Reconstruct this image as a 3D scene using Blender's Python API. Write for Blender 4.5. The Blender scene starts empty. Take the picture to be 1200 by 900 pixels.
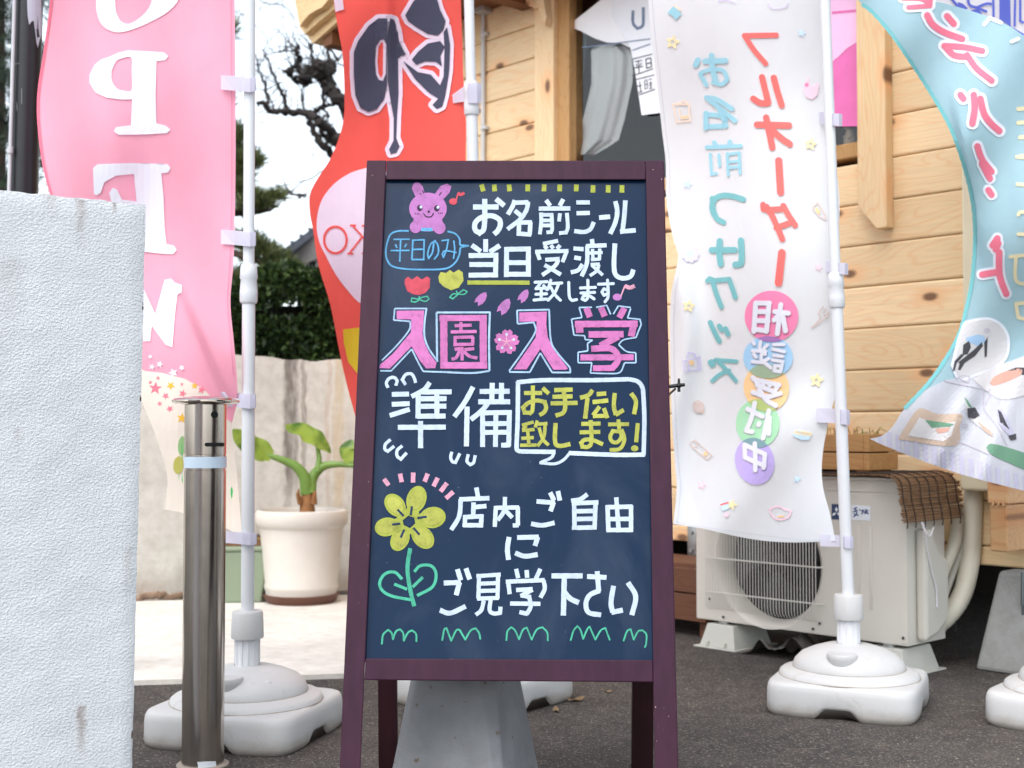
import bpy, bmesh, math, random
from mathutils import Vector, Matrix, geometry
R = math.radians
rnd = random.Random(11)

# ------------------------------------------------------------------ camera, sky, sun, exposure
SC = bpy.context.scene
FPX = 1500.0                                   # focal length in photo pixels (photo 1200 px wide)
CAMZ = 0.70
PITCH = math.atan(55.0 / FPX)                  # horizon sits 55 px under the picture centre
cam_d = bpy.data.cameras.new("camera")
cam = bpy.data.objects.new("camera", cam_d)
SC.collection.objects.link(cam)
cam.location = (0, 0, CAMZ)
cam.rotation_euler = (math.pi / 2 + PITCH, 0, 0)
cam_d.sensor_width = 36.0
cam_d.lens = 36.0 * FPX / 1200.0
cam_d.clip_start = 0.05
cam_d.clip_end = 2000
cam_d.dof.use_dof = True
cam_d.dof.focus_distance = 2.36
cam_d.dof.aperture_fstop = 6.3
SC.camera = cam

SUN_AZ, SUN_EL = 206.0, 56.0                   # behind the camera, veiled by thin cloud
W = bpy.data.worlds.new("World")
SC.world = W
W.use_nodes = True
nt = W.node_tree
sky = nt.nodes.new("ShaderNodeTexSky")
sky.sky_type = 'NISHITA'
sky.sun_disc = False
sky.sun_elevation = R(SUN_EL)
sky.sun_rotation = R(SUN_AZ)
sky.air_density = 1.0
sky.dust_density = 2.0
sky.ozone_density = 1.0
hs = nt.nodes.new("ShaderNodeHueSaturation")   # thin overcast: greyer than a clear sky
hs.inputs['Saturation'].default_value = 0.36
hs.inputs['Hue'].default_value = 0.482
bgn = nt.nodes['Background']
nt.links.new(sky.outputs[0], hs.inputs['Color'])
nt.links.new(hs.outputs[0], bgn.inputs['Color'])
bgn.inputs['Strength'].default_value = 0.15
sun_d = bpy.data.lights.new("sun", 'SUN')
sun_d.energy = 0.5
sun_d.angle = R(50)
sun_d.color = (1.0, 0.95, 0.88)
sun = bpy.data.objects.new("sun", sun_d)
SC.collection.objects.link(sun)
sv = Vector((math.sin(R(SUN_AZ)) * math.cos(R(SUN_EL)), math.cos(R(SUN_AZ)) * math.cos(R(SUN_EL)), math.sin(R(SUN_EL))))
sun.rotation_euler = (-sv).to_track_quat('-Z', 'Y').to_euler()
sun.location = sv * 30
SC.view_settings.view_transform = 'Standard'
SC.view_settings.look = 'None'
SC.view_settings.gamma = 1.0
SC.view_settings.use_curve_mapping = False
SC.view_settings.exposure = 1.42
SC.render.engine = 'CYCLES'
SC.cycles.use_denoising = True
SC.cycles.max_bounces = 8
SC.cycles.transparent_max_bounces = 12

# ------------------------------------------------------------------ measuring helpers
def ray(px, py):
    d = Vector(((px - 600.0) / FPX, 1.0, (450.0 - py) / FPX))
    c, s = math.cos(PITCH), math.sin(PITCH)
    return Vector((d.x, d.y * c - d.z * s, d.y * s + d.z * c))
CAM = Vector((0, 0, CAMZ))
def at(px, py, Y):
    d = ray(px, py)
    return CAM + d * (Y / d.y)
def on_plane(px, py, P0, n):
    d = ray(px, py)
    return CAM + d * ((P0 - CAM).dot(n) / d.dot(n))
def gnd(px, py, z=0.0):
    d = ray(px, py)
    return CAM + d * ((z - CAMZ) / d.z)
def zz(py, Y):
    return at(600, py, Y).z
def lin(c):
    r = []
    for v in c:
        v = v / 255.0
        r.append(v / 12.92 if v <= 0.04045 else ((v + 0.055) / 1.055) ** 2.4)
    return tuple(r) + (1.0,)

# ------------------------------------------------------------------ mesh building
class MB:
    def __init__(self):
        self.v, self.f, self.mi, self.mats, self.cur, self.sm = [], [], [], [], 0, []
        self.k = 0
        self.smooth = False
    def mat(self, m):
        if m not in self.mats:
            self.mats.append(m)
        self.cur = self.mats.index(m)
        return self
    def add(self, vs, fs, smooth=None):
        b = len(self.v)
        self.v += [Vector(p) for p in vs]
        for f in fs:
            self.f.append([b + i for i in f])
            self.mi.append(self.cur)
            self.sm.append(self.smooth if smooth is None else smooth)
        return self
    def box(self, x0, x1, y0, y1, z0, z1, bev=0.0):
        if bev <= 0:
            vs = [(x, y, z) for z in (z0, z1) for y in (y0, y1) for x in (x0, x1)]
            return self.add(vs, [(0, 2, 3, 1), (4, 5, 7, 6), (0, 1, 5, 4), (2, 6, 7, 3), (0, 4, 6, 2), (1, 3, 7, 5)], False)
        bm = bmesh.new()
        bmesh.ops.create_cube(bm, size=1.0)
        for v in bm.verts:
            v.co = Vector(((x0 + x1) / 2 + v.co.x * (x1 - x0), (y0 + y1) / 2 + v.co.y * (y1 - y0), (z0 + z1) / 2 + v.co.z * (z1 - z0)))
        bmesh.ops.bevel(bm, geom=bm.edges[:], offset=bev, segments=2, profile=0.5, affect='EDGES')
        bm.verts.index_update()
        self.add([v.co.copy() for v in bm.verts], [[v.index for v in f.verts] for f in bm.faces], False)
        bm.free()
        return self
    def hull8(self, a, b):
        """a, b: two quads (lists of 4 points), joined as a block"""
        vs = list(a) + list(b)
        return self.add(vs, [(3, 2, 1, 0), (4, 5, 6, 7), (0, 1, 5, 4), (1, 2, 6, 5), (2, 3, 7, 6), (3, 0, 4, 7)], False)
    def tube(self, pts, rad, n=10, caps=True, flat=1.0):
        pts = [Vector(p) for p in pts]
        if not isinstance(rad, (list, tuple)):
            rad = [rad] * len(pts)
        vs, fs = [], []
        prev = None
        for i, p in enumerate(pts):
            t = (pts[min(i + 1, len(pts) - 1)] - pts[max(i - 1, 0)])
            if t.length < 1e-9:
                t = Vector((0, 0, 1))
            t.normalize()
            if prev is None:
                a = Vector((1, 0, 0)) if abs(t.x) < 0.8 else Vector((0, 1, 0))
                prev = t.cross(a).normalized()
            u = (prev - t * prev.dot(t))
            if u.length < 1e-6:
                u = t.orthogonal()
            u.normalize()
            prev = u
            w = t.cross(u)
            for j in range(n):
                an = 2 * math.pi * j / n
                vs.append(p + (u * math.cos(an) + w * math.sin(an) * flat) * rad[i])
        for i in range(len(pts) - 1):
            for j in range(n):
                a, b = i * n + j, i * n + (j + 1) % n
                fs.append((a, b, b + n, a + n))
        if caps:
            fs.append(tuple(range(n - 1, -1, -1)))
            fs.append(tuple((len(pts) - 1) * n + j for j in range(n)))
        return self.add(vs, fs, True)
    def lathe(self, prof, c=(0, 0, 0), n=40, caps=True):
        vs, fs = [], []
        for r, z in prof:
            for j in range(n):
                a = 2 * math.pi * j / n
                vs.append((c[0] + r * math.cos(a), c[1] + r * math.sin(a), c[2] + z))
        for i in range(len(prof) - 1):
            for j in range(n):
                a, b = i * n + j, i * n + (j + 1) % n
                fs.append((a, b, b + n, a + n))
        if caps:
            fs.append(tuple(range(n - 1, -1, -1)))
            fs.append(tuple((len(prof) - 1) * n + j for j in range(n)))
        return self.add(vs, fs, True)
    def ell(self, c, r, n=16, m=10):
        vs, fs = [], []
        c = Vector(c)
        for i in range(m + 1):
            th = math.pi * i / m
            for j in range(n):
                a = 2 * math.pi * j / n
                vs.append(c + Vector((r[0] * math.sin(th) * math.cos(a), r[1] * math.sin(th) * math.sin(a), r[2] * math.cos(th))))
        for i in range(m):
            for j in range(n):
                fs.append((i * n + j, (i + 1) * n + j, (i + 1) * n + (j + 1) % n, i * n + (j + 1) % n))
        return self.add(vs, fs, True)
    def prism(self, pts, ext):
        """flat polygon (3-D points) pushed along ext"""
        pts = [Vector(p) for p in pts]
        n = len(pts)
        ext = Vector(ext)
        tri = geometry.tessellate_polygon([pts])
        fs = [tuple(t) for t in tri] + [tuple(i + n for i in reversed(t)) for t in tri]
        fs += [(i, (i + 1) % n, (i + 1) % n + n, i + n) for i in range(n)]
        return self.add(pts + [p + ext for p in pts], fs, False)
    def build(self, name, m=None, parent=None, world=False, bevel=0.0, solid=0.0, recalc=True):
        me = bpy.data.meshes.new(name)
        off = Vector((0, 0, 0))
        if world and parent is not None:
            off = parent.location.copy()
        me.from_pydata([tuple(p - off) for p in self.v], [], self.f)
        for mm in (self.mats if self.mats else [m]):
            me.materials.append(mm)
        if self.mats:
            me.polygons.foreach_set('material_index', self.mi)
        me.polygons.foreach_set('use_smooth', self.sm)
        me.update()
        if recalc:
            bm = bmesh.new()
            bm.from_mesh(me)
            bmesh.ops.recalc_face_normals(bm, faces=bm.faces[:])
            bm.to_mesh(me)
            bm.free()
        if any(self.sm):
            me.set_sharp_from_angle(angle=R(38))
        o = bpy.data.objects.new(name, me)
        SC.collection.objects.link(o)
        if parent is not None:
            o.parent = parent
        if bevel > 0:
            b = o.modifiers.new("bevel", 'BEVEL')
            b.width = bevel
            b.segments = 2
            b.limit_method = 'ANGLE'
        if solid > 0:
            s = o.modifiers.new("solid", 'SOLIDIFY')
            s.thickness = solid
            s.offset = 0
        return o

def tag(o, label=None, cat=None, group=None, kind=None):
    if label: o['label'] = label
    if cat: o['category'] = cat
    if group: o['group'] = group
    if kind: o['kind'] = kind
    return o
def thing(name, label, cat, loc=(0, 0, 0), rz=0.0, group=None):
    o = bpy.data.objects.new(name, None)
    o.empty_display_size = 0.1
    SC.collection.objects.link(o)
    o.location = loc
    o.rotation_euler = (0, 0, rz)
    return tag(o, label, cat, group)
def copy_tree(o, parent=None):
    c = o.copy()
    SC.collection.objects.link(c)
    if parent is not None:
        c.parent = parent
    for ch in list(o.children):
        copy_tree(ch, c)
    return c

# ------------------------------------------------------------------ tracing on surfaces
class Board:
    def __init__(self, P0, n):
        self.P0, self.n = P0, n.normalized()
    def pt(self, px, py, off=0.0):
        return on_plane(px, py, self.P0 + self.n * off, self.n)
class Cloth:
    """a wind-blown flag: a depth for every point of its outline"""
    def __init__(self, f):
        self.f = f
    def pt(self, px, py, off=0.0):
        P = at(px, py, self.f(px, py))
        return P - (P - CAM).normalized() * off

def resample(pts, step):
    out = [Vector(pts[0])]
    for a, b in zip(pts[:-1], pts[1:]):
        a, b = Vector(a), Vector(b)
        n = max(1, int((b - a).length / step + 0.5))
        for i in range(1, n + 1):
            out.append(a.lerp(b, i / n))
    return out
def catmull(pts, n=5):
    if len(pts) < 3:
        return [Vector(p) for p in pts]
    P = [Vector(p) for p in pts]
    P = [P[0] * 2 - P[1]] + P + [P[-1] * 2 - P[-2]]
    out = []
    for i in range(1, len(P) - 2):
        p0, p1, p2, p3 = P[i - 1], P[i], P[i + 1], P[i + 2]
        for j in range(n):
            t = j / n
            out.append(0.5 * ((2 * p1) + (p2 - p0) * t + (2 * p0 - 5 * p1 + 4 * p2 - p3) * t * t + (3 * p1 - p0 - 3 * p2 + p3) * t ** 3))
    out.append(P[-2])
    return out
class Zm:
    """reads points measured on an enlarged crop back into photo pixels"""
    def __init__(self, ox, oy, s):
        self.o, self.s = (ox, oy), s
    def p(self, x, y):
        return (self.o[0] + x / self.s, self.o[1] + y / self.s)
    def poly(self, s):
        if isinstance(s, str):
            return [self.p(*map(float, q.split(','))) for q in s.split()]
        return [self.p(*q) for q in s]
    def strokes(self, s):
        return [self.poly(q) for q in s.split(';') if q.strip()]

def nextoff(mb, base, eps):
    mb.k += 1
    return base + (mb.k % 26) * eps
def one_ribbon(mb, S, pts, w, off, eps, rnd_cap, wob):
    n = len(pts)
    L, Rr = [], []
    nn = []
    for i in range(n):
        t = pts[min(i + 1, n - 1)] - pts[max(i - 1, 0)]
        t = t.normalized() if t.length > 1e-9 else Vector((1, 0))
        nn.append(Vector((-t.y, t.x)))
    vs, fs = [], []
    ph = rnd.random() * 6
    for i in range(n):
        hw = w / 2 * (1 + wob * math.sin(ph + i * 1.7) + wob * (rnd.random() - .5))
        o = off + eps * 0.9 * i / max(1, n - 1)
        a, b = pts[i] + nn[i] * hw, pts[i] - nn[i] * hw
        vs += [S.pt(a.x, a.y, o), S.pt(b.x, b.y, o)]
    for i in range(n - 1):
        fs.append((2 * i, 2 * i + 1, 2 * i + 3, 2 * i + 2))
    if rnd_cap:
        for end in (0, n - 1):
            t = (pts[1] - pts[0]) if end == 0 else (pts[-1] - pts[-2])
            t.normalize()
            if end == 0: t = -t
            o = off + (0 if end == 0 else eps * 0.9)
            b0 = len(vs)
            vs.append(S.pt(pts[end].x, pts[end].y, o))
            for j in range(9):
                a = -math.pi / 2 + math.pi * j / 8
                q = pts[end] + (t * math.cos(a) + Vector((-t.y, t.x)) * math.sin(a)) * w / 2
                vs.append(S.pt(q.x, q.y, o))
            fs += [(b0, b0 + 1 + j, b0 + 2 + j) for j in range(8)]
    mb.add(vs, fs, False)
def stroke(mb, S, pts, w, m, base=0.0005, eps=0.00005, cap=False, step=3.0, smooth=True, wob=0.03):
    mb.mat(m)
    pts = [Vector(p) for p in pts]
    runs, cur = [], [pts[0]]
    for i in range(1, len(pts)):
        cur.append(pts[i])
        if i < len(pts) - 1 and smooth:
            a, b = pts[i] - pts[i - 1], pts[i + 1] - pts[i]
            if a.length > 0 and b.length > 0 and a.angle(b) > R(62):
                runs.append(cur); cur = [pts[i]]
        elif i < len(pts) - 1:
            runs.append(cur); cur = [pts[i]]
    runs.append(cur)
    nr = len(runs)
    for ri, r in enumerate(runs):
        q = resample(catmull(r), step)
        if len(q) < 2: continue
        if ri > 0 and not cap: q[0] = q[0] + (q[0] - q[1]).normalized() * w * 0.42
        if ri < nr - 1 and not cap: q[-1] = q[-1] + (q[-1] - q[-2]).normalized() * w * 0.42
        one_ribbon(mb, S, q, w, nextoff(mb, base, eps), eps, cap, wob)
def strokes(mb, S, Z, s, w, m, **k):
    for q in Z.strokes(s):
        stroke(mb, S, q, w / Z.s, m, **k)
def inside(p, poly):
    c = False
    n = len(poly)
    j = n - 1
    for i in range(n):
        xi, yi = poly[i]; xj, yj = poly[j]
        if (yi > p[1]) != (yj > p[1]) and p[0] < (xj - xi) * (p[1] - yi) / (yj - yi) + xi:
            c = not c
        j = i
    return c
def fill(mb, S, pts, m, holes=(), base=0.0005, eps=0.00005, step=None, clip=None, off=None):
    """filled traced outline; step adds inner points so that it follows a curved cloth"""
    mb.mat(m)
    loops = [[tuple(p) for p in pts]] + [[tuple(p) for p in h] for h in holes]
    V, E = [], []
    def addloop(l):
        if step:
            l = [tuple(p) for p in resample(list(l) + [l[0]], step)][:-1]
        b = len(V)
        V.extend(Vector(p) for p in l)
        E.extend((b + i, b + (i + 1) % len(l)) for i in range(len(l)))
    for l in loops: addloop(l)
    if clip: addloop(clip)
    if step:
        xs = [p[0] for p in loops[0]]; ys = [p[1] for p in loops[0]]
        x = min(xs) + step / 2
        while x < max(xs):
            y = min(ys) + step / 2
            while y < max(ys):
                if inside((x, y), loops[0]): V.append(Vector((x, y)))
                y += step
            x += step
    r = geometry.delaunay_2d_cdt(V, E, [], 0, 1e-4)
    o = nextoff(mb, base, eps) if off is None else off
    vv, ff = r[0], r[2]
    keep = []
    for f in ff:
        c = sum((vv[i] for i in f), Vector((0, 0))) / len(f)
        if inside(c, loops[0]) and not any(inside(c, h) for h in loops[1:]) and (clip is None or inside(c, clip)):
            keep.append(f)
    mb.add([S.pt(p.x, p.y, o) for p in vv], keep, False)
def oval(cx, cy, rx, ry, n=20, rot=0.0):
    c, s = math.cos(rot), math.sin(rot)
    return [(cx + rx * math.cos(a) * c - ry * math.sin(a) * s, cy + rx * math.cos(a) * s + ry * math.sin(a) * c) for a in (2 * math.pi * i / n for i in range(n))]
def star(cx, cy, r, n=5, q=0.42, rot=0.3):
    return [(cx + (r if i % 2 == 0 else r * q) * math.sin(rot + math.pi * i / n), cy - (r if i % 2 == 0 else r * q) * math.cos(rot + math.pi * i / n)) for i in range(2 * n)]

# ------------------------------------------------------------------ materials
def nodes_of(m):
    m.use_nodes = True
    return m.node_tree, m.node_tree.nodes['Principled BSDF']
def N(t, kind, **k):
    n = t.nodes.new(kind)
    for a, b in k.items():
        setattr(n, a, b)
    return n
def coords(t, scale=(1, 1, 1), rot=(0, 0, 0), loc=(0, 0, 0)):
    tc = N(t, "ShaderNodeTexCoord")
    mp = N(t, "ShaderNodeMapping")
    mp.inputs['Scale'].default_value = scale
    mp.inputs['Rotation'].default_value = rot
    mp.inputs['Location'].default_value = loc
    t.links.new(tc.outputs['Object'], mp.inputs['Vector'])
    return mp.outputs[0]
def noise(t, vec, scale, detail=4, rough=0.55, dist=0.0):
    n = N(t, "ShaderNodeTexNoise")
    n.inputs['Scale'].default_value = scale
    n.inputs['Detail'].default_value = detail
    n.inputs['Roughness'].default_value = rough
    n.inputs['Distortion'].default_value = dist
    t.links.new(vec, n.inputs['Vector'])
    return n.outputs['Fac']
def ramp(t, fac, stops):
    r = N(t, "ShaderNodeValToRGB")
    e = r.color_ramp.elements
    while len(e) < len(stops): e.new(0.5)
    for i, (p, c) in enumerate(stops):
        e[i].position = p
        e[i].color = c if len(c) == 4 else tuple(c) + (1,)
    t.links.new(fac, r.inputs[0])
    return r.outputs[0]
def mix(t, fac, a, b, mode='MIX'):
    n = N(t, "ShaderNodeMix", data_type='RGBA', blend_type=mode)
    for i, v in ((0, fac), (6, a), (7, b)):
        if hasattr(v, 'is_output') or hasattr(v, 'links'):
            t.links.new(v, n.inputs[i])
        else:
            n.inputs[i].default_value = v
    return n.outputs[2]
def math_n(t, op, a, b=0.5, c=None):
    n = N(t, "ShaderNodeMath", operation=op)
    for i, v in enumerate((a, b) if c is None else (a, b, c)):
        if hasattr(v, 'links'):
            t.links.new(v, n.inputs[i])
        else:
            n.inputs[i].default_value = v
    return n.outputs[0]
def bump(t, p, h, strength, dist=0.01):
    b = N(t, "ShaderNodeBump")
    b.inputs['Strength'].default_value = strength
    b.inputs['Distance'].default_value = dist
    t.links.new(h, b.inputs['Height'])
    t.links.new(b.outputs[0], p.inputs['Normal'])
    return b
def shade(c, k):
    return tuple(min(1, v * k) for v in c[:3]) + (1,)
def mat(name, col, rough=0.6, var=0.12, scale=6.0, metal=0.0, bmp=0.0, bscale=80.0, spec=0.5, fine=0.0, fscale=200.0):
    m = bpy.data.materials.new(name)
    t, p = nodes_of(m)
    c = lin(col)
    v = coords(t)
    f = noise(t, v, scale, 5)
    cc = ramp(t, f, [(0.3, shade(c, 1 - var)), (0.7, shade(c, 1 + var))])
    if fine > 0:
        g = noise(t, v, fscale, 2)
        cc = mix(t, 1.0, cc, ramp(t, g, [(0.35, (1 - fine,) * 3), (0.65, (1.0,) * 3)]), 'MULTIPLY')
    t.links.new(cc, p.inputs['Base Color'])
    rr = noise(t, v, scale * 2.3, 3)
    t.links.new(math_n(t, 'MULTIPLY_ADD', rr, 0.18, rough - 0.09), p.inputs['Roughness'])
    p.inputs['Metallic'].default_value = metal
    p.inputs['Specular IOR Level'].default_value = spec
    if bmp > 0:
        bump(t, p, noise(t, v, bscale, 4), bmp, 0.004)
    return m
def cloth_mat(name, col, trans=0.3, var=0.03):
    m = bpy.data.materials.new(name)
    t, p = nodes_of(m)
    c = lin(col)
    v = coords(t)
    cc = ramp(t, noise(t, v, 9, 3), [(0.3, shade(c, 1 - var)), (0.7, shade(c, 1 + var))])
    t.links.new(cc, p.inputs['Base Color'])
    p.inputs['Roughness'].default_value = 0.75
    p.inputs['Specular IOR Level'].default_value = 0.15
    wr = noise(t, coords(t, (1, 1, .35)), 16, 4, .6, .5)          # creases, and a trace of the weave
    bump(t, p, math_n(t, 'ADD', math_n(t, 'MULTIPLY', noise(t, coords(t, (1, 1, 1)), 1100, 1), .06), wr), 0.22, 0.014)
    tr = N(t, "ShaderNodeBsdfTranslucent")
    t.links.new(cc, tr.inputs['Color'])
    ms = N(t, "ShaderNodeMixShader")
    ms.inputs[0].default_value = trans
    t.links.new(p.outputs[0], ms.inputs[1])
    t.links.new(tr.outputs[0], ms.inputs[2])
    t.links.new(ms.outputs[0], t.nodes['Material Output'].inputs[0])
    return m
def wood_mat(name, light, dark, axis='x', board=None, z0=0.0, knots=True, rough=0.55, kscale=1.0, ringy=1.0):
    """sawn softwood: stretched grain, cathedral rings and brown knots; each board of height `board` gets its own piece of the grain"""
    m = bpy.data.materials.new(name)
    t, p = nodes_of(m)
    tc = N(t, "ShaderNodeTexCoord")
    sp = N(t, "ShaderNodeSeparateXYZ")
    t.links.new(tc.outputs['Object'], sp.inputs[0])
    ax = {'x': (0, 1, 2), 'z': (2, 1, 0), 'y': (1, 0, 2)}[axis]
    L, A, B = (sp.outputs[i] for i in ax)
    if board:
        idx = math_n(t, 'FLOOR', math_n(t, 'DIVIDE', math_n(t, 'SUBTRACT', B, z0), board))
        L = math_n(t, 'ADD', L, math_n(t, 'MULTIPLY', idx, 3.37))
        A = math_n(t, 'ADD', A, math_n(t, 'MULTIPLY', idx, 1.91))
    else:
        idx = None
    cb = N(t, "ShaderNodeCombineXYZ")
    t.links.new(L, cb.inputs[0]); t.links.new(A, cb.inputs[1]); t.links.new(B, cb.inputs[2])
    def stretch(sx, s):
        mp = N(t, "ShaderNodeMapping")
        mp.inputs['Scale'].default_value = (sx, s, s)
        t.links.new(cb.outputs[0], mp.inputs['Vector'])
        return mp.outputs[0]
    big = noise(t, stretch(0.9, 5.0), 1.6, 2, 0.5, 0.4)
    rings = math_n(t, 'FRACT', math_n(t, 'MULTIPLY', big, 17.0 * ringy))
    rings = math_n(t, 'ABSOLUTE', math_n(t, 'SUBTRACT', rings, 0.5))
    fine = noise(t, stretch(2.0, 60.0), 4.0, 3)
    lt, dk = lin(light), lin(dark)
    base = ramp(t, fine, [(0.25, shade(lt, 0.88)), (0.75, shade(lt, 1.06))])
    base = mix(t, ramp(t, rings, [(0.30, (0, 0, 0)), (0.5, (0.42, 0.42, 0.42))]), base, shade(dk, 1.6))
    tone = noise(t, stretch(0.35, 1.2), 2.0, 2)
    if idx:
        wn = N(t, "ShaderNodeTexWhiteNoise", noise_dimensions='1D')
        t.links.new(idx, wn.inputs['W'])
        base = mix(t, 1.0, base, ramp(t, wn.outputs['Value'], [(0.0, (.86, .84, .80)), (1.0, (1.06, 1.05, 1.04))]), 'MULTIPLY')
    base = mix(t, 1.0, base, ramp(t, tone, [(0.3, (0.88, 0.86, 0.82)), (0.7, (1.05, 1.05, 1.05))]), 'MULTIPLY')
    if knots:
        vo = N(t, "ShaderNodeTexVoronoi", feature='F1', distance='EUCLIDEAN', voronoi_dimensions='2D')
        kb = N(t, "ShaderNodeCombineXYZ")
        t.links.new(math_n(t, 'MULTIPLY', L, 2.6 * kscale), kb.inputs[0])
        bb = math_n(t, 'ADD', B, math_n(t, 'MULTIPLY', idx, 0.071)) if idx else B
        t.links.new(math_n(t, 'MULTIPLY', bb, 5.2 * kscale), kb.inputs[1])
        t.links.new(kb.outputs[0], vo.inputs['Vector'])
        vo.inputs['Scale'].default_value = 1.0
        d = math_n(t, 'ADD', vo.outputs['Distance'], math_n(t, 'MULTIPLY', math_n(t, 'SUBTRACT', fine, 0.5), 0.03))
        sel = N(t, "ShaderNodeSeparateColor")
        t.links.new(vo.outputs['Color'], sel.inputs[0])
        on = math_n(t, 'GREATER_THAN', sel.outputs[0], 0.22)
        core = math_n(t, 'MULTIPLY', on, ramp(t, d, [(0.045, (1, 1, 1)), (0.085, (0, 0, 0))]))
        halo = math_n(t, 'MULTIPLY', on, ramp(t, d, [(0.07, (0.7, 0.7, 0.7)), (0.22, (0, 0, 0))]))
        base = mix(t, halo, base, shade(dk, 1.7))
        base = mix(t, math_n(t, 'MULTIPLY', core, 0.85), base, lin((92, 62, 48)))
    t.links.new(base, p.inputs['Base Color'])
    p.inputs['Roughness'].default_value = rough
    p.inputs['Specular IOR Level'].default_value = 0.3
    bump(t, p, fine, 0.12, 0.002)
    return m

# ------------------------------------------------------------------ ground
def asphalt_mat():
    m = bpy.data.materials.new("asphalt")
    t, p = nodes_of(m)
    v = coords(t)
    big = noise(t, v, 1.3, 4)
    mid = noise(t, v, 14, 4)
    g1 = noise(t, v, 230, 2, 0.7)
    base = ramp(t, big, [(0.3, lin((62, 58, 57))), (0.7, lin((84, 79, 76)))])
    base = mix(t, ramp(t, mid, [(0.45, (0, 0, 0)), (0.75, (.5, .5, .5))]), base, lin((104, 96, 88)))
    vo = N(t, "ShaderNodeTexVoronoi")
    vo.inputs['Scale'].default_value = 270
    t.links.new(v, vo.inputs['Vector'])
    sc = N(t, "ShaderNodeSeparateColor")
    t.links.new(vo.outputs['Color'], sc.inputs[0])
    base = mix(t, ramp(t, sc.outputs[0], [(0.0, (0.7, 0.7, 0.7)), (0.32, (0, 0, 0)), (0.84, (0, 0, 0)), (1.0, (.85, .85, .85))]), base, ramp(t, sc.outputs[0], [(0.4, lin((38, 36, 36))), (0.6, lin((136, 128, 118)))]))
    t.links.new(base, p.inputs['Base Color'])
    p.inputs['Roughness'].default_value = 0.9
    p.inputs['Specular IOR Level'].default_value = 0.2
    h = math_n(t, 'ADD', math_n(t, 'MULTIPLY', vo.outputs['Distance'], 0.9), g1)
    bump(t, p, h, 0.75, 0.003)
    return m
mb = MB()
mb.add([(-300, -300, 0), (300, -300, 0), (300, 300, 0), (-300, 300, 0)], [(0, 1, 2, 3)])
tag(mb.build("ground", asphalt_mat()), kind="structure")

def concrete_mat(name, col, var=0.14, stain=None, dirt=0.0):
    m = bpy.data.materials.new(name)
    t, p = nodes_of(m)
    v = coords(t)
    c = lin(col)
    a = ramp(t, noise(t, v, 2.2, 6, 0.62, 0.4), [(0.28, shade(c, 1 - var * 1.6)), (0.5, c), (0.75, shade(c, 1 + var))])
    a = mix(t, 1.0, a, ramp(t, noise(t, v, 26, 4), [(0.3, (0.86, 0.85, 0.83)), (0.6, (1, 1, 1))]), 'MULTIPLY')
    if stain:
        tc = N(t, "ShaderNodeTexCoord")
        s = N(t, "ShaderNodeSeparateXYZ")
        t.links.new(tc.outputs['Object'], s.inputs[0])
        wob = math_n(t, 'MULTIPLY', math_n(t, 'SUBTRACT', noise(t, coords(t, (1, 1, 1)), 7, 4), 0.5), 0.06)
        for (sx, w, z0, z1, dark, colr) in stain:
            d = math_n(t, 'ABSOLUTE', math_n(t, 'ADD', math_n(t, 'SUBTRACT', s.outputs[0], sx), wob))
            k = ramp(t, math_n(t, 'DIVIDE', d, w), [(0.55, (1, 1, 1)), (1.0, (0, 0, 0))])
            zz_ = ramp(t, math_n(t, 'DIVIDE', math_n(t, 'SUBTRACT', math_n(t, 'ADD', s.outputs[2], math_n(t, 'MULTIPLY', wob, 3)), z0), z1 - z0), [(0.0, (0, 0, 0)), (0.35, (1, 1, 1))])
            br = ramp(t, noise(t, coords(t, (1, 1, .25)), 38, 4), [(0.32, (.35, .35, .35)), (0.6, (1, 1, 1))])
            f = math_n(t, 'MULTIPLY', math_n(t, 'MULTIPLY', k, zz_), math_n(t, 'MULTIPLY', br, dark))
            a = mix(t, f, a, lin(colr))
    if dirt > 0:
        tc = N(t, "ShaderNodeTexCoord")
        s = N(t, "ShaderNodeSeparateXYZ")
        t.links.new(tc.outputs['Object'], s.inputs[0])
        zt = math_n(t, 'ADD', s.outputs[2], math_n(t, 'MULTIPLY', noise(t, v, 9, 4), 0.22))
        a = mix(t, math_n(t, 'MULTIPLY', ramp(t, zt, [(0.10, (1, 1, 1)), (0.26, (0, 0, 0))]), dirt), a, lin((150, 122, 96)))
    t.links.new(a, p.inputs['Base Color'])
    p.inputs['Roughness'].default_value = 0.85
    p.inputs['Specular IOR Level'].default_value = 0.25
    bump(t, p, math_n(t, 'ADD', noise(t, v, 120, 4), math_n(t, 'MULTIPLY', noise(t, v, 9, 4), 1.5)), 0.35, 0.006)
    return m
M_pad = concrete_mat("pad_concrete", (214, 210, 203), 0.14)
e = [gnd(-260, 826), gnd(165, 803), gnd(300, 799), gnd(455, 793), gnd(500, 698), gnd(-260, 722)]
mb = MB()
mb.prism([(p.x, p.y, 0.0) for p in e], (0, 0, 0.014))
tag(mb.build("pavement", M_pad), kind="structure")

rg0 = random.Random(77)
M_grit = mat("grit_stone", (128, 120, 110), .9, .45, 60)
mb = MB()
for k in range(2600):
    y = 2.1 + 2.6 * rg0.random() ** 1.3
    x = rg0.uniform(-.42, .46) * y
    r_ = rg0.uniform(.0011, .0026) * (1.0 if rg0.random() < .96 else 1.9)
    a = rg0.random() * 6.28
    q = [(x + r_ * math.cos(a + t_) * rg0.uniform(.7, 1.2), y + r_ * math.sin(a + t_) * rg0.uniform(.7, 1.2), .0005) for t_ in (0, 1.57, 3.14, 4.71)]
    mb.add(q + [(x, y, r_ * .9)], [(0, 1, 4), (1, 2, 4), (2, 3, 4), (3, 0, 4)], False)
tag(mb.build("grit", M_grit, recalc=False), kind="stuff", label="loose grey grit scattered over the dark asphalt", cat="grit")
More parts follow.
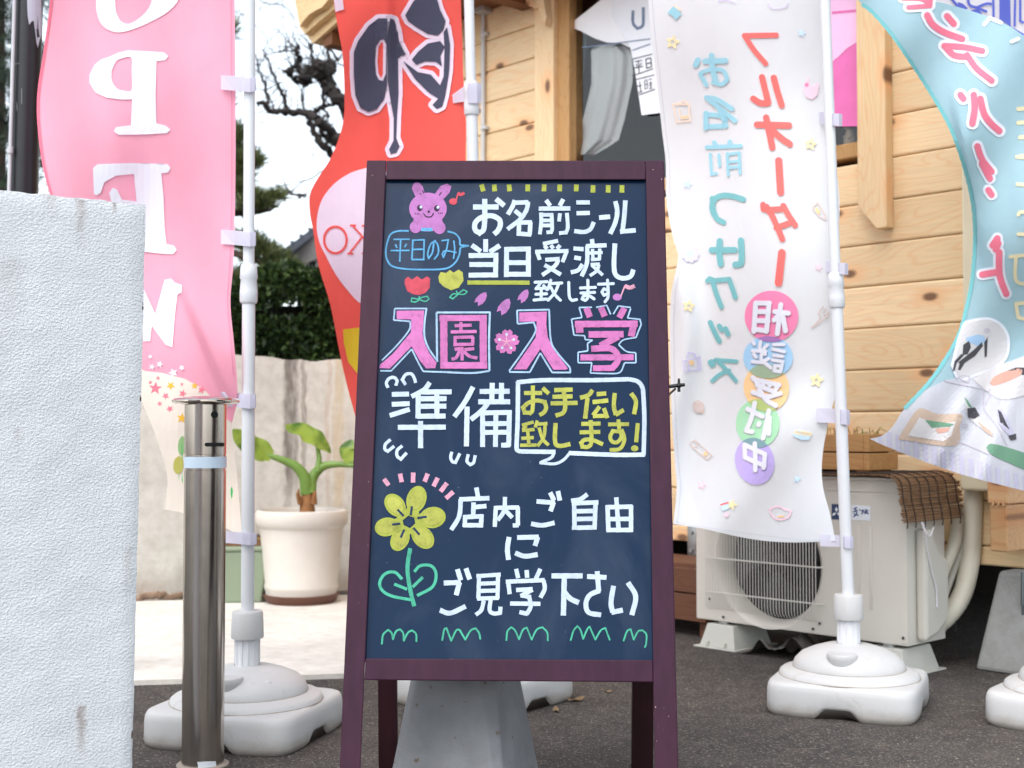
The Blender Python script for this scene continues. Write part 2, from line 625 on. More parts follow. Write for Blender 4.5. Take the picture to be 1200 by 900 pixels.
# ------------------------------------------------------------------ white rendered wall on the left
Pc = at(172, 240, 2.30); Pc.z = 0
wall_dir = Vector((0.81, 0.586, 0)).normalized()
LW = 1.4
def wall_xz(px, py):
    P = on_plane(px, py, Pc, Vector((wall_dir.y, -wall_dir.x, 0))) - (Pc - wall_dir * LW)
    return P.dot(wall_dir), P.z
WALL_MARKS = [wall_xz(96, 826) + (.010, .10, 1.3), wall_xz(95, 232) + (.012, .10, .9), wall_xz(60, 224) + (.016, .05, .6), wall_xz(135, 236) + (.005, .03, 1.2), wall_xz(20, 500) + (.01, .05, .35), wall_xz(150, 640) + (.012, .12, .4), wall_xz(12, 300) + (.03, .2, .25)]
def stucco_mat():
    m = bpy.data.materials.new("white_stucco")
    t, p = nodes_of(m)
    v = coords(t)
    c = lin((207, 210, 213))
    a = ramp(t, noise(t, v, 3, 5), [(0.3, shade(c, 0.93)), (0.7, shade(c, 1.05))])
    tc = N(t, "ShaderNodeTexCoord")
    s = N(t, "ShaderNodeSeparateXYZ")
    t.links.new(tc.outputs['Object'], s.inputs[0])
    # rain streaks running down from the top edge
    st = noise(t, coords(t, (26, 26, 1.1)), 1.0, 3)
    top = ramp(t, s.outputs[2], [(0.90, (0, 0, 0)), (1.09, (1, 1, 1))])
    a = mix(t, math_n(t, 'MULTIPLY', math_n(t, 'MULTIPLY', ramp(t, st, [(0.62, (0, 0, 0)), (0.72, (1, 1, 1))]), top), 0.55), a, lin((158, 146, 138)))
    sp = noise(t, v, 60, 2)
    a = mix(t, ramp(t, sp, [(0.76, (0, 0, 0)), (0.80, (.6, .6, .6))]), a, lin((150, 140, 132)))
    for sx, sz, w, ln, k in WALL_MARKS:                       # rust spots and the streaks running down from them
        dx = math_n(t, 'ABSOLUTE', math_n(t, 'ADD', math_n(t, 'SUBTRACT', s.outputs[0], sx), math_n(t, 'MULTIPLY', math_n(t, 'SUBTRACT', noise(t, v, 40, 3), .5), .012)))
        across = ramp(t, math_n(t, 'DIVIDE', dx, w), [(0.2, (1, 1, 1)), (1.0, (0, 0, 0))])
        dz = math_n(t, 'DIVIDE', math_n(t, 'SUBTRACT', sz, s.outputs[2]), ln)
        down = ramp(t, dz, [(0.0, (0, 0, 0)), (0.03, (1, 1, 1)), (0.97, (0, 0, 0))])
        a = mix(t, math_n(t, 'MULTIPLY', math_n(t, 'MULTIPLY', across, down), math_n(t, 'MULTIPLY', noise(t, v, 60, 3), k)), a, lin((120, 96, 82)))
    t.links.new(a, p.inputs['Base Color'])
    p.inputs['Roughness'].default_value = 0.8
    p.inputs['Specular IOR Level'].default_value = 0.25
    h = noise(t, coords(t, (1, 1, 1.2)), 215, 3, 0.55, 0.2)
    h2 = noise(t, v, 30, 3)
    bump(t, p, math_n(t, 'ADD', ramp(t, h, [(0.40, (0, 0, 0)), (0.70, (1, 1, 1))]), h2), 0.46, 0.0035)
    return m
w_root = thing("stucco_wall", "low white rough rendered wall with weathered corner on the left", "wall", Pc - wall_dir * LW, math.atan2(wall_dir.y, wall_dir.x))
HW = at(172, 240, 2.30).z
mb = MB()
nx, nz = 70, 60
vs, fs = [], []
rr = random.Random(4)
for j in range(nz + 1):
    for i in range(nx + 1):
        x = LW * i / nx; z = HW * j / nz
        if i == nx: x += rr.uniform(-0.0007, 0.0004) - 0.016 * (1 - j / nz)
        if j == nz: z += rr.uniform(-0.002, 0.002)
        y = rr.uniform(-0.0015, 0.0015)
        if i == nx or j == nz: y += 0.004
        vs.append((x, y, z))
for j in range(nz):
    for i in range(nx):
        a = j * (nx + 1) + i
        fs.append((a, a + 1, a + nx + 2, a + nx + 1))
mb.add(vs, fs, True)
b0 = [vs[i] for i in range(nx + 1)]
top = [vs[nz * (nx + 1) + i] for i in range(nx + 1)]
mb.add([p for p in top] + [(p[0], 0.12, p[2]) for p in top], [(i, i + 1, i + nx + 2, i + nx + 1) for i in range(nx)], False)
end = [vs[j * (nx + 1) + nx] for j in range(nz + 1)]
mb.add([p for p in end] + [(p[0], 0.12, p[2]) for p in end], [(j, j + 1, j + nz + 2, j + nz + 1) for j in range(nz)], False)
mb.add([(0, 0.12, 0), (LW - .018, 0.12, 0), (LW, 0.12, HW), (0, 0.12, HW)], [(0, 1, 2, 3)], False)
mb.build("wall_body", stucco_mat(), w_root)
mb = MB()
for k in range(34):                                     # chips of bare grey mortar along the broken corner
    z = HW * rr.random() ** 1.2
    x = LW - 0.018 * (1 - z / HW)
    s = rr.uniform(0.002, 0.0055)
    mb.ell((x - 0.001, rr.uniform(0.003, 0.02), z), (s * .7, s, s * rr.uniform(1, 2.6)), 7, 5)
mb.build("chipped_corner", mat("bare_mortar", (88, 78, 72), 0.9), w_root)

# ------------------------------------------------------------------ old concrete boundary wall at the back
A0, A1 = gnd(-330, 712), gnd(165, 706)
A2 = gnd(400, 692); A3 = A1 + (A2 - A1) * 1.49
d_ = (A3 - A1).normalized()
A0 = A1 - d_ * 2.4
Lb = (A3 - A0).length
zb = 1.02
b_root = thing("concrete_wall", "old stained pale concrete boundary wall below the hedge", "wall", A0, math.atan2(d_.y, d_.x))
def bx(px, py=500):
    P = on_plane(px, py, A0, Vector((d_.y, -d_.x, 0)))
    return (P - A0).dot(d_), P.z
stn = [(bx(341)[0], 0.040, 0.40, 0.74, 0.8, (98, 90, 88)), (bx(356)[0], 0.014, 0.45, 0.8, 0.6, (110, 98, 90)), (bx(338)[0], 0.02, 0.05, 0.4, 0.45, (120, 112, 104)), (bx(397)[0], 0.03, 0.2, .8, 0.5, (196, 168, 122)), (bx(385)[0], 0.012, 0.3, .8, 0.3, (170, 120, 80))]
M_old = concrete_mat("old_concrete", (208, 204, 197), 0.10, stn, 0.5)
mb = MB()
vs, fs = [], []
nx, nz = 90, 30
for j in range(nz + 1):
    for i in range(nx + 1):
        x = Lb * i / nx; z = zb * j / nz
        if j == nz: z += rr.uniform(-.006, .004) + 0.012 * math.sin(i * .31)
        vs.append((x, rr.uniform(-.003, .003), z))
for j in range(nz):
    for i in range(nx):
        a = j * (nx + 1) + i
        fs.append((a, a + 1, a + nx + 2, a + nx + 1))
mb.add(vs, fs, True)
top = [vs[nz * (nx + 1) + i] for i in range(nx + 1)]
mb.add(top + [(p[0], 0.13, p[2]) for p in top], [(i, i + 1, i + nx + 2, i + nx + 1) for i in range(nx)], True)
mb.add([(0, .13, 0), (Lb, .13, 0), (Lb, .13, zb - .01), (0, .13, zb - .01)], [(0, 1, 2, 3)], False)
mb.add([(Lb, 0, 0), (Lb, .13, 0), (Lb, .13, zb), (Lb, 0, zb)], [(0, 1, 2, 3)], False)
mb.build("wall_body", M_old, b_root)
mb = MB()                                              # plaster fallen off at the foot of the wall
x0, _ = bx(190)
prev = None
for k in range(14):
    mb.ell((x0 + k * 0.014 - .10, 0.0, 0.008 + 0.022 * abs(math.sin(k * .3)) + rr.uniform(-.006, .006)), (0.016, 0.005, 0.016), 9, 6)
mb.build("broken_plaster", mat("broken_plaster", (150, 124, 104), 0.9, 0.3, 20), b_root)

# ------------------------------------------------------------------ wooden house
UX = Vector((0.682, -0.731, 0)).normalized()           # along the wall, to the right and nearer
NY = Vector((0.731, 0.682, 0)).normalized()            # into the house
W0 = Vector((1.52, 3.80, 0))
HROT = math.atan2(UX.y, UX.x)
def HL(px, py, yl, origin=W0):
    P = on_plane(px, py, origin + NY * yl, NY) - origin
    return Vector((P.dot(UX), P.dot(NY), P.z))
def HW_(x, y, z, origin=W0):
    return origin + UX * x + NY * y + Vector((0, 0, z))
M_log = wood_mat("pine_logs", (238, 212, 172), (186, 142, 102), 'x', 0.137, 0.215)
M_post = wood_mat("pine_post", (236, 208, 166), (184, 138, 98), 'z', kscale=0.9)
M_logend = wood_mat("pine_log_end", (214, 172, 130), (156, 106, 70), 'x', 0.137, 0.215)
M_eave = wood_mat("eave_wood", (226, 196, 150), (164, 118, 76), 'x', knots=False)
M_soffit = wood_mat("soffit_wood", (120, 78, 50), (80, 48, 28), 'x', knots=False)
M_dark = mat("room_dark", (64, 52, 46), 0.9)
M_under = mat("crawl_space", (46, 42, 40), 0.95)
house = thing("log_house", "shop cabin of varnished pine logs with a big window", "house", W0, HROT)
ZL, DZ = 0.215, 0.137
SILL = ZL + DZ * 10 + 0.02
WX0, WX1 = -1.92, HL(1034, 150, 0).x
TOP = 2.62
mb = MB()
k = 0
z = 0.292
while z < TOP:
    z1 = ZL + DZ * (math.floor((z - ZL) / DZ + 1e-6) + 1)
    if z1 <= SILL + 0.01:
        segs = [(-2.78, 0.0)]
    else:
        segs = [(-2.78, WX0 - 0.03), (WX1, 0.0)]
    for a, b in segs:
        zlo = z
        mb.box(a, b, 0.0, 0.09, zlo + 0.001, z1 - 0.001, 0.007)
    z = z1 + 1e-5
mb.build("log_wall", M_log, house)
mb = MB()
mb.box(-2.76, 0.0, 0.03, 0.06, 0.3, SILL - .03)
mb.build("wall_core", M_soffit, house)
# crossing wall: log ends on the right, side wall running back
mb = MB()
z = 0.296
for k in range(1, 18):
    z1 = ZL + DZ * (k + 1)
    if z1 < 0.36: continue
    za = max(0.296, z1 - DZ)
    w = 0.004 if k == 1 else 0.0
    mb.box(-0.036 + w, 0.026 - w, -0.165 + w, 3.6, za + 0.001, z1 - 0.001, 0.005)
    if k > 1:                                            # tongue notches cut in the end grain
        for q in (-0.018, -0.002, 0.012):
            mb.box(q - .003, q + .004, -0.1665, -0.12, za - 0.004, za + 0.012)
mb.build("log_ends", M_logend, house)
# window
mb = MB()
mb.box(WX0 - 0.03, WX0 + 0.045, -0.012, 0.07, SILL, TOP, .004)
mb.box(WX1 - 0.05, WX1, -0.012, 0.07, SILL, TOP, .004)
mb.box(WX0 + 0.045, WX1 - .05, -0.010, 0.07, SILL, SILL + 0.05, .004)
wf = mb.build("window", wood_mat("window_frame_wood", (190, 150, 100), (130, 90, 52), 'z', knots=False), house)
def glass_mat():
    m = bpy.data.materials.new("window_glass")
    m.use_nodes = True
    t = m.node_tree
    t.nodes.remove(t.nodes['Principled BSDF'])
    tr = N(t, "ShaderNodeBsdfTransparent"); tr.inputs[0].default_value = (0.95, 0.97, 0.97, 1)
    gl = N(t, "ShaderNodeBsdfGlossy"); gl.inputs['Roughness'].default_value = 0.0
    fr = N(t, "ShaderNodeFresnel"); fr.inputs[0].default_value = 1.6
    ms = N(t, "ShaderNodeMixShader")
    t.links.new(fr.outputs[0], ms.inputs[0]); t.links.new(tr.outputs[0], ms.inputs[1]); t.links.new(gl.outputs[0], ms.inputs[2])
    t.links.new(ms.outputs[0], t.nodes['Material Output'].inputs[0])
    return m
M_glass = glass_mat()
mb = MB()
mb.add([(WX0 + .045, .03, SILL + .05), (WX1 - .05, .03, SILL + .05), (WX1 - .05, .03, TOP), (WX0 + .045, .03, TOP)], [(0, 1, 2, 3)])
mb.build("pane", M_glass, wf)
# corner post with its bracket
a = HL(626, 120, -0.035).x; b = HL(648.5, 120, -0.035).x
mb = MB()
mb.box(a, b, -0.035, -0.001, SILL - 0.35, 2.9, .004)
pst = mb.build("corner_post", M_post, house)
mb = MB()
mb.prism([HL(605, -30, -.05), HL(612, 4, -.05), HL(627, 10, -.05), HL(640, 4, -.05), HL(630, -30, -.05)], (0, 0.03, 0))
mb.prism([HL(622, -20, -.075), HL(632, 12, -.075), HL(638, 30, -.075), HL(640, 20, -.075), HL(634, -20, -.075)], (0, 0.038, 0))
mb.build("bracket", M_post, pst)
# upright brace board with a clipped foot
yb = -0.046
x0, x1 = HL(1004, 120, yb).x, HL(1037.5, 120, yb).x
pts = [(x0, yb, 3.0), (x0, yb, HL(1007, 242, yb).z), (HL(1027, 268, yb).x, yb, HL(1027, 268, yb).z), (x1, yb, HL(1038, 266, yb).z), (x1, yb, 3.0)]
mb = MB(); mb.prism(pts, (0, 0.044, 0))
mb.build("brace_board", M_post, house, bevel=0.003)
# eaves and roof
def ep(px, py, y): return HL(px, py, y)
mb = MB()
mb.prism([ep(*q, -.42) for q in ((340, -90), (345, -20), (346, 2), (351, 31), (356, 24), (362, 17), (370, 12), (377, 9), (382, 3), (387, -4), (396, -12), (420, -26), (520, -90))], (0, 0.034, 0))
mb.prism([ep(*q, -.385) for q in ((346, -60), (350, 10), (351, 32), (357, 40), (372, 27), (392, 10), (420, -14), (520, -92), (480, -100))], (0, 0.034, 0))
mb.prism([ep(*q, -.35) for q in ((352, -60), (356, 20), (357, 38), (366, 51), (380, 39), (400, 21), (440, -14), (530, -92), (480, -100))], (0, 0.06, 0))
mb.build("eave_board", M_eave, house)
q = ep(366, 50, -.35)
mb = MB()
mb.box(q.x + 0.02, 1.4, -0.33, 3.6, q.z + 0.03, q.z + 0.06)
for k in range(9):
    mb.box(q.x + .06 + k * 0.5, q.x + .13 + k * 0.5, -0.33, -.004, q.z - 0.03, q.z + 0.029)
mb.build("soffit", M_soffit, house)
mb = MB()
mb.hull8([(q.x - .02, -.44, q.z + .36), (1.5, -.44, q.z + .36), (1.5, -.44, q.z + .40), (q.x - .02, -.44, q.z + .40)],
         [(q.x - .02, 3.6, q.z + 2.0), (1.5, 3.6, q.z + 2.0), (1.5, 3.6, q.z + 2.04), (q.x - .02, 3.6, q.z + 2.04)])
mb.build("roof", mat("roof_shingle", (70, 66, 66), 0.8), house)
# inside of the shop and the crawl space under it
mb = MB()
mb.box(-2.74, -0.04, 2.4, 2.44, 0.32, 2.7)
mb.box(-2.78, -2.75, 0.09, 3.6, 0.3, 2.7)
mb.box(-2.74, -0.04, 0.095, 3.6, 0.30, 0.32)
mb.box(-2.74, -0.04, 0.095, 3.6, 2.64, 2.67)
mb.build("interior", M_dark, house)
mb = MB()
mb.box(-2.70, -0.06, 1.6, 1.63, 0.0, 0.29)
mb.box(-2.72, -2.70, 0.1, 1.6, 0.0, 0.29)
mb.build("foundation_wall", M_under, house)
# conduit with clips left of the post, small grey meter box above it
mb = MB()
cx = HL(565, 100, -.02).x
mb.tube([(cx, -.014, 1.6), (cx, -.014, 2.6)], 0.010, 10)
for py in (40, 150):
    c = HL(566, py, -.02)
    mb.box(c.x - .012, c.x + .022, -.026, -.001, c.z - .008, c.z + .008, .002)
mb.build("conduit", mat("grey_plastic", (196, 196, 194), 0.5), house)
c = HL(562, 4, -.05)
mb = MB(); mb.box(c.x - .03, c.x + .03, -.06, -.001, c.z - .04, c.z + .2, .006)
mb.build("meter_box", mat("meter_grey", (170, 168, 164), 0.5), house)
# cream duct cover down the wall with a collar
M_cream = mat("cream_plastic", (222, 212, 184), 0.45, 0.04)
x0, x1 = HL(1127.5, 300, -.06).x, HL(1156, 300, -.06).x
mb = MB(); mb.box(x0, x1, -.062, -.001, zz(566, 3.98), 2.9, .008)
zc0, zc1 = HL(1140, 575, -.07).z, HL(1140, 552, -.07).z
duct = mb.build("duct_cover", M_cream, house)
mb = MB(); mb.box(x0 - .008, x1 + .01, -.078, -.0005, zc0, zc1, .008)
mb.build("collar", M_cream, duct)
# steel strap plates under the sill
c = HL(806, 634, -.03)
mb = MB()
mb.box(c.x - .020, c.x + .020, -.008, -.002, c.z - .07, c.z + .085, .001)
mb.box(c.x - .020, c.x + .020, -.030, -.008, c.z - .072, c.z - .068)
for dz in (0.03, -0.035):
    mb.tube([(c.x, -.009, c.z + dz), (c.x, -.016, c.z + dz)], 0.008, 8)
mb.build("steel_strap", mat("galvanised", (168, 170, 172), 0.35, 0.1, metal=0.9), house)

# concrete footing under the corner
c = HL(1178, 728, -.12)
foot = thing("footing_block", "tall grey concrete footing block under the log corner on the right", "block", HW_(0.06, 0.05, 0), HROT)
mb = MB()
def fr(z, s): return [(-s, -s - .02, z), (s, -s - .02, z), (s, s, z), (-s, s, z)]
mb.hull8(fr(0.0, .160), fr(0.290, .108))
M_conc = concrete_mat("grey_concrete", (158, 158, 156), 0.12)
mb.build("block_body", M_conc, foot, bevel=0.012)
mb = MB()
mb.box(-.03, -.018, -.150, -.143, .17, .293)
mb.tube([(-.024, -.152, .20), (-.024, -.148, .293)], .006, 8)
mb.build("anchor_bolt", mat("bolt_steel", (110, 118, 122), 0.4, metal=0.8), foot)

# ------------------------------------------------------------------ things in the shop window
def wl(o): return o
mb = MB()                                              # curtain tied back
ct = thing("curtain", "pale grey curtain gathered behind the shop window", "curtain", W0, HROT)
rows = [(52, 704, 728), (57, 693, 736), (63, 692.5, 742), (72, 693, 743), (98, 693, 741), (116, 689, 737), (140, 683, 732), (164, 677, 725), (172, 674, 713), (184, 671, 692)]
vs, fs = [], []
nu = 30
RW = []
for i in range(len(rows) - 1):
    for s in range(4):
        t_ = s / 4
        RW.append([rows[i][k] * (1 - t_) + rows[i + 1][k] * t_ for k in range(3)])
for j, (py, xa, xb) in enumerate(RW):
    for i in range(nu + 1):
        u = i / nu
        vs.append(HL(xa + (xb - xa) * u, py, 0.058 + 0.014 * math.sin(u * 8 + j * .03) + 0.004 * math.sin(u * 23)))
for j in range(len(RW) - 1):
    for i in range(nu):
        a = j * (nu + 1) + i
        fs.append((a, a + 1, a + nu + 2, a + nu + 1))
mb.add(vs, fs, True)
ct_m = cloth_mat("side_curtain_teal", (150, 186, 190), 0.1)
mb.mat(cloth_mat("curtain_cloth", (238, 244, 242), 0.1)); mb.mi = [0] * len(mb.f)
mb.mat(ct_m)
vs, fs = [], []
for j in range(13):
    v = j / 12
    for i in range(9):
        u = i / 8
        vs.append(HL(666 + (22 - 12 * v) * u, 36 + 150 * v, 0.085 + .008 * math.sin(u * 14)))
for j in range(12):
    for i in range(8):
        a = j * 9 + i
        fs.append((a, a + 1, a + 10, a + 9))
mb.add(vs, fs, True)
mb.build("cloth", None, ct)
M_paper = mat("paper_white", (236, 240, 246), 0.7, 0.02)
M_ink = mat("ink_grey", (52, 52, 60), 0.7)
M_inkblue = mat("ink_slate", (112, 130, 156), 0.7)
class HouseS:
    def __init__(self, y): self.y = y
    def pt(self, px, py, off=0.0): return HL(px, py, self.y - off)
hp = HouseS(0.012)
ns = thing("hours_notice", "white opening hours notice stuck inside the shop window", "notice", W0, HROT)
mb = MB()
fill(mb, hp, [(722, -60), (716, 18), (738, 54), (742, 70), (752, 135), (805, 128), (805, -60)], M_paper, off=0.0)
mb.build("sheet", None, ns, recalc=False)
vl = thing("window_reflection", "pale white shape painted as the sky reflection across the top of the shop window", "sheet", W0, HROT)  # added shape: paints the bright sky reflection over the upper pane
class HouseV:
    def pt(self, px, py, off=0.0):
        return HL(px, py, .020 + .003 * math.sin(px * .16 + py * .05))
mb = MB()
fill(mb, HouseV(), [(665, 30.5), (690, 11), (706, -2), (760, -50), (830, -50), (830, 66), (780, 62), (757, 60), (743, 58), (726, 50), (712, 50), (697, 45), (680, 36)], cloth_mat("reflection_white", (246, 249, 252), .0), off=0.0, step=6)
mb.build("cloth", None, vl, recalc=False)  # no hung cloth: flat shape carrying the painted reflection
mb = MB()
Z = Zm(540, 0, 4.5)
strokes(mb, hp, Z, "908,55 908,120 930,150 955,140 962,115 962,38", 15, M_inkblue, base=.001)
strokes(mb, hp, Z, "905,265 1000,232;640,250 1000,205", 6, M_inkblue, base=.001)
strokes(mb, hp, Z, "905,312 1010,285;905,312 912,398;912,398 1015,362;922,420 1020,395;940,500 1025,470;905,395 925,420", 5, M_ink, base=.001)
strokes(mb, hp, Z, "918,325 955,318;925,338 930,350;952,332 945,345;915,358 960,350;936,322 940,385", 5, M_ink, base=.001)
strokes(mb, hp, Z, "975,312 980,362;975,312 1002,305;1002,305 1005,352;978,336 1003,330;980,360 1005,352", 5, M_ink, base=.001)
strokes(mb, hp, Z, "943,430 948,485;930,455 955,448;930,490 958,480;968,425 972,470;968,425 982,422;982,422 985,465;970,447 984,443;970,470 985,465;990,420 1008,416;1000,428 1002,470;992,440 1010,436;992,452 1010,448;992,468 1012,462", 4, M_ink, base=.001)
mb.build("lettering", None, ns, recalc=False)
M_pk1, M_pk2 = mat("poster_pale_pink", (248, 196, 232), 0.6), mat("poster_pink", (226, 112, 178), 0.6)
hp2 = HouseS(0.020)
ps = thing("pink_poster", "two tone pink poster behind the glass beside the brace board", "poster", W0, HROT)
mb = MB()
fill(mb, hp2, [(960, -60), (960, 148), (1009, 148), (1009, -60)], M_pk2, off=0.0)
fill(mb, hp2, [(960, -60), (960, 85), (983, 66), (992, 57), (1003, 50), (1009, 48), (1009, -60)], M_pk1, off=0.0012)
strokes(mb, hp2, Zm(0, 0, 1), "975,15 1009,12", 3, M_pk2, base=.002)
mb.build("sheet", None, ps, recalc=False)
fg = thing("rabbit_figurine", "small cream animal figurine on the shop window sill", "figurine", HW_(HL(996, 180, .06).x, 0.06, SILL + .05), HROT)
mb = MB()
M_fig = mat("figurine_cream", (214, 202, 176), 0.5)
sC = zz(150, 4.3) - (SILL + .05)
prof = [(.016, 0), (.021, .01), (.021, .03), (.014, .052), (.010, .062)]
mb.lathe(prof, (0, 0, 0), 14)
mb.ell((-.004, -.006, .073), (.013, .016, .013), 12, 8)
for s in (-1, 1):
    mb.tube([(s * .005, 0, .082), (s * .007, .003, .10)], [.004, .002], 6)
    mb.tube([(s * .012, -.012, .04), (s * .006, -.022, .028)], [.005, .004], 6)
mb.build("body", M_fig, fg)

# ------------------------------------------------------------------ chalkboard A-frame sign
DB, DT = 2.20, 2.508                                   # depth of the front at photo rows 900 and 188
Pb, Pt = at(600, 900, DB), at(600, 188, DT)
e1 = (Pt - Pb).normalized()
BN = Vector((0, -e1.z, e1.y)).normalized()
if BN.y > 0: BN = -BN
BS = Board(Pb, BN)
tg = (0 - Pb.z) / (Pt.z - Pb.z)
Yfoot = Pb.y + (Pt.y - Pb.y) * tg
sign = thing("chalkboard_sign", "tall purple framed blackboard A sign with chalk marker lettering and flowers", "sign", (-0.02, Yfoot + .25, 0))
def frame_mat(name, col, chips=True):
    m = bpy.data.materials.new(name)
    t, p = nodes_of(m)
    v = coords(t)
    c = lin(col)
    g = noise(t, coords(t, (70, 70, 2.2)), 1.0, 3)
    a = ramp(t, g, [(0.3, shade(c, 0.82)), (0.7, shade(c, 1.18))])
    a = mix(t, ramp(t, noise(t, v, 5, 3), [(0.35, (0, 0, 0)), (0.7, (.5, .5, .5))]), a, lin((62, 32, 46)))
    if chips:
        k = ramp(t, noise(t, v, 190, 2, 0.6), [(0.735, (0, 0, 0)), (0.75, (1, 1, 1))])
        k2 = ramp(t, noise(t, v, 7, 3), [(0.56, (0, 0, 0)), (0.62, (1, 1, 1))])
        a = mix(t, math_n(t, 'MULTIPLY', math_n(t, 'MULTIPLY', k, k2), 0.85), a, lin((214, 190, 168)))
    t.links.new(a, p.inputs['Base Color'])
    p.inputs['Roughness'].default_value = 0.5
    p.inputs['Specular IOR Level'].default_value = 0.16
    bump(t, p, g, 0.12, 0.002)
    return m
M_frame = frame_mat("plum_stained_wood", (52, 26, 44))
M_rear = frame_mat("dark_stained_wood", (34, 14, 17), False)
TH = 0.026
def slab(mb, quad, o0, o1):
    a = [BS.pt(x, y, o0) for x, y in quad]
    b = [BS.pt(x, y, o1) for x, y in quad]
    mb.hull8(a, b)
def lx(y): return 430 - 32 * (y - 188) / 712
def li(y): return 452 - 24 * (y - 210) / 562
def rx(y): return 778 + 17 * (y - 188) / 712
def ri(y): return 757 + 8.2 * (y - 210) / 562
yfoot = 450
for _ in range(40):
    pass
# row at which the board plane meets the ground
dd = (Vector((0, Yfoot, 0)) - CAM)
cP, sP = math.cos(PITCH), math.sin(PITCH)
yfoot = 450 - FPX * ((-dd.y * sP + dd.z * cP) / (dd.y * cP + dd.z * sP))
def left_stile():
    mb = MB(); slab(mb, [(lx(188), 188), (li(188), 188), (li(yfoot), yfoot), (lx(yfoot), yfoot)], 0.0, -TH)
    return mb
def right_stile():
    mb = MB(); slab(mb, [(ri(188), 188), (rx(188), 188), (rx(yfoot), yfoot), (ri(yfoot), yfoot)], 0.0, -TH)
    return mb
left_stile().build("stile", M_frame, sign, True, bevel=.0022)
right_stile().build("stile", M_frame, sign, True, bevel=.0022)
mb = MB(); slab(mb, [(li(188) + .25, 188.3), (ri(188) - .25, 188.3), (ri(210) - .25, 210.5), (li(210) + .25, 210.5)], -.0006, -TH + .001)
mb.build("rail", M_frame, sign, True, bevel=.002)
mb = MB(); slab(mb, [(li(772) + .25, 771.5), (ri(774) - .25, 773.5), (ri(799) - .25, 799.5), (li(797) + .25, 797)], -.0006, -TH + .001)
mb.build("rail", M_frame, sign, True, bevel=.002)

def board_mat():
    m = bpy.data.materials.new("navy_blackboard")
    t, p = nodes_of(m)
    v = coords(t)
    c = lin((15, 37, 62))
    a = ramp(t, noise(t, v, 5, 5), [(0.3, shade(c, 0.94)), (0.7, shade(c, 1.07))])
    refl_haze = noise(t, coords(t, (1, 1, .5), (0, .6, 0)), 5.5, 5, .6, .8)   # cloudy grey reflection painted in, mottled like wiped chalk dust
    a = mix(t, ramp(t, refl_haze, [(0.5, (0, 0, 0)), (0.8, (.22, .22, .22))]), a, lin((96, 106, 122)))
    spk = noise(t, v, 240, 2)
    a = mix(t, ramp(t, spk, [(0.76, (0, 0, 0)), (0.80, (.5, .5, .5))]), a, lin((150, 156, 164)))
    t.links.new(a, p.inputs['Base Color'])
    p.inputs['Roughness'].default_value = 0.16
    t.links.new(math_n(t, 'MULTIPLY_ADD', noise(t, v, 9, 4), 0.10, 0.12), p.inputs['Roughness'])
    p.inputs['Specular IOR Level'].default_value = 0.12
    bump(t, p, noise(t, v, 6, 2), 0.03, 0.01)
    return m
REC = -0.010                                           # the writing surface lies a little behind the frame
mb = MB()
slab(mb, [(li(206) - .5, 206), (ri(206) + .5, 206), (ri(776) + .5, 776), (li(776) - .5, 776)], REC, REC - .006)
panel = mb.build("board_panel", board_mat(), sign, True)
mb = MB()
slab(mb, [(li(206) - 1, 206), (ri(206) + 1, 206), (ri(776) + 1, 776), (li(776) - 1, 776)], -.020, -.023)
mb.build("back_panel", M_rear, sign, True)
# rear leg frame standing behind the board
def rear(xpa, xpb):
    mb = MB()
    Yf = 2.665
    a0, a1 = at(xpa, 905, Yf).x, at(xpb, 905, Yf).x
    yt = Pt.y + .03; zt = Pt.z - .05
    d = .022
    bot = [(a0, Yf, 0), (a1, Yf, 0), (a1, Yf + d, 0), (a0, Yf + d, 0)]
    top = [(a0, yt, zt), (a1, yt, zt), (a1, yt + d, zt), (a0, yt + d, zt)]
    mb.hull8(bot, top)
    return mb
rear(443.5, 465.5).build("rear_leg", M_rear, sign, True, bevel=.0015)
rear(740.5, 765.5).build("rear_leg", M_rear, sign, True, bevel=.0015)
ra, rb = at(465.5, 905, 2.665).x, at(740.5, 905, 2.665).x
yt = Pt.y + .03; zt = Pt.z - .05
mb = MB(); mb.box(ra + .001, rb - .001, yt + .003, yt + .02, zt - .05, zt - .005)
mb.build("rear_rail", M_rear, sign, True)
mb = MB()
tq = .62
mb.box(ra + .001, rb - .001, 2.665 + (yt - 2.665) * tq + .002, 2.665 + (yt - 2.665) * tq + .02, zt * tq - .02, zt * tq + .02)
mb.build("rear_rail", M_rear, sign, True)
M_black = mat("black_metal", (26, 26, 30), 0.4, metal=0.3)
mb = MB()                                              # wing nut of the folding stay on the right stile
q = BS.pt(rx(453), 453, -.012)
mb.tube([q, q + Vector((.016, 0, .002))], .0035, 8)
c = q + Vector((.018, 0, .002))
mb.ell(c, (.0055, .005, .005), 10, 8)
mb.tube([c + Vector((0, 0, -.012)), c + Vector((0, 0, .013))], [.0030, .0022], 8)
mb.tube([c + Vector((-.002, 0, 0)), c + Vector((.011, 0, .0015))], [.004, .003], 8)
wn = mb.build("wing_nut", M_black, sign, True)
mb = MB(); mb.tube([q + Vector((.012, .004, -.004)), q + Vector((.002, .02, -.014)), q + Vector((-.004, .1, -.06))], .0022, 6)
mb.build("stay_arm", mat("brass_stay", (140, 120, 104), 0.4, metal=0.6), sign, True)

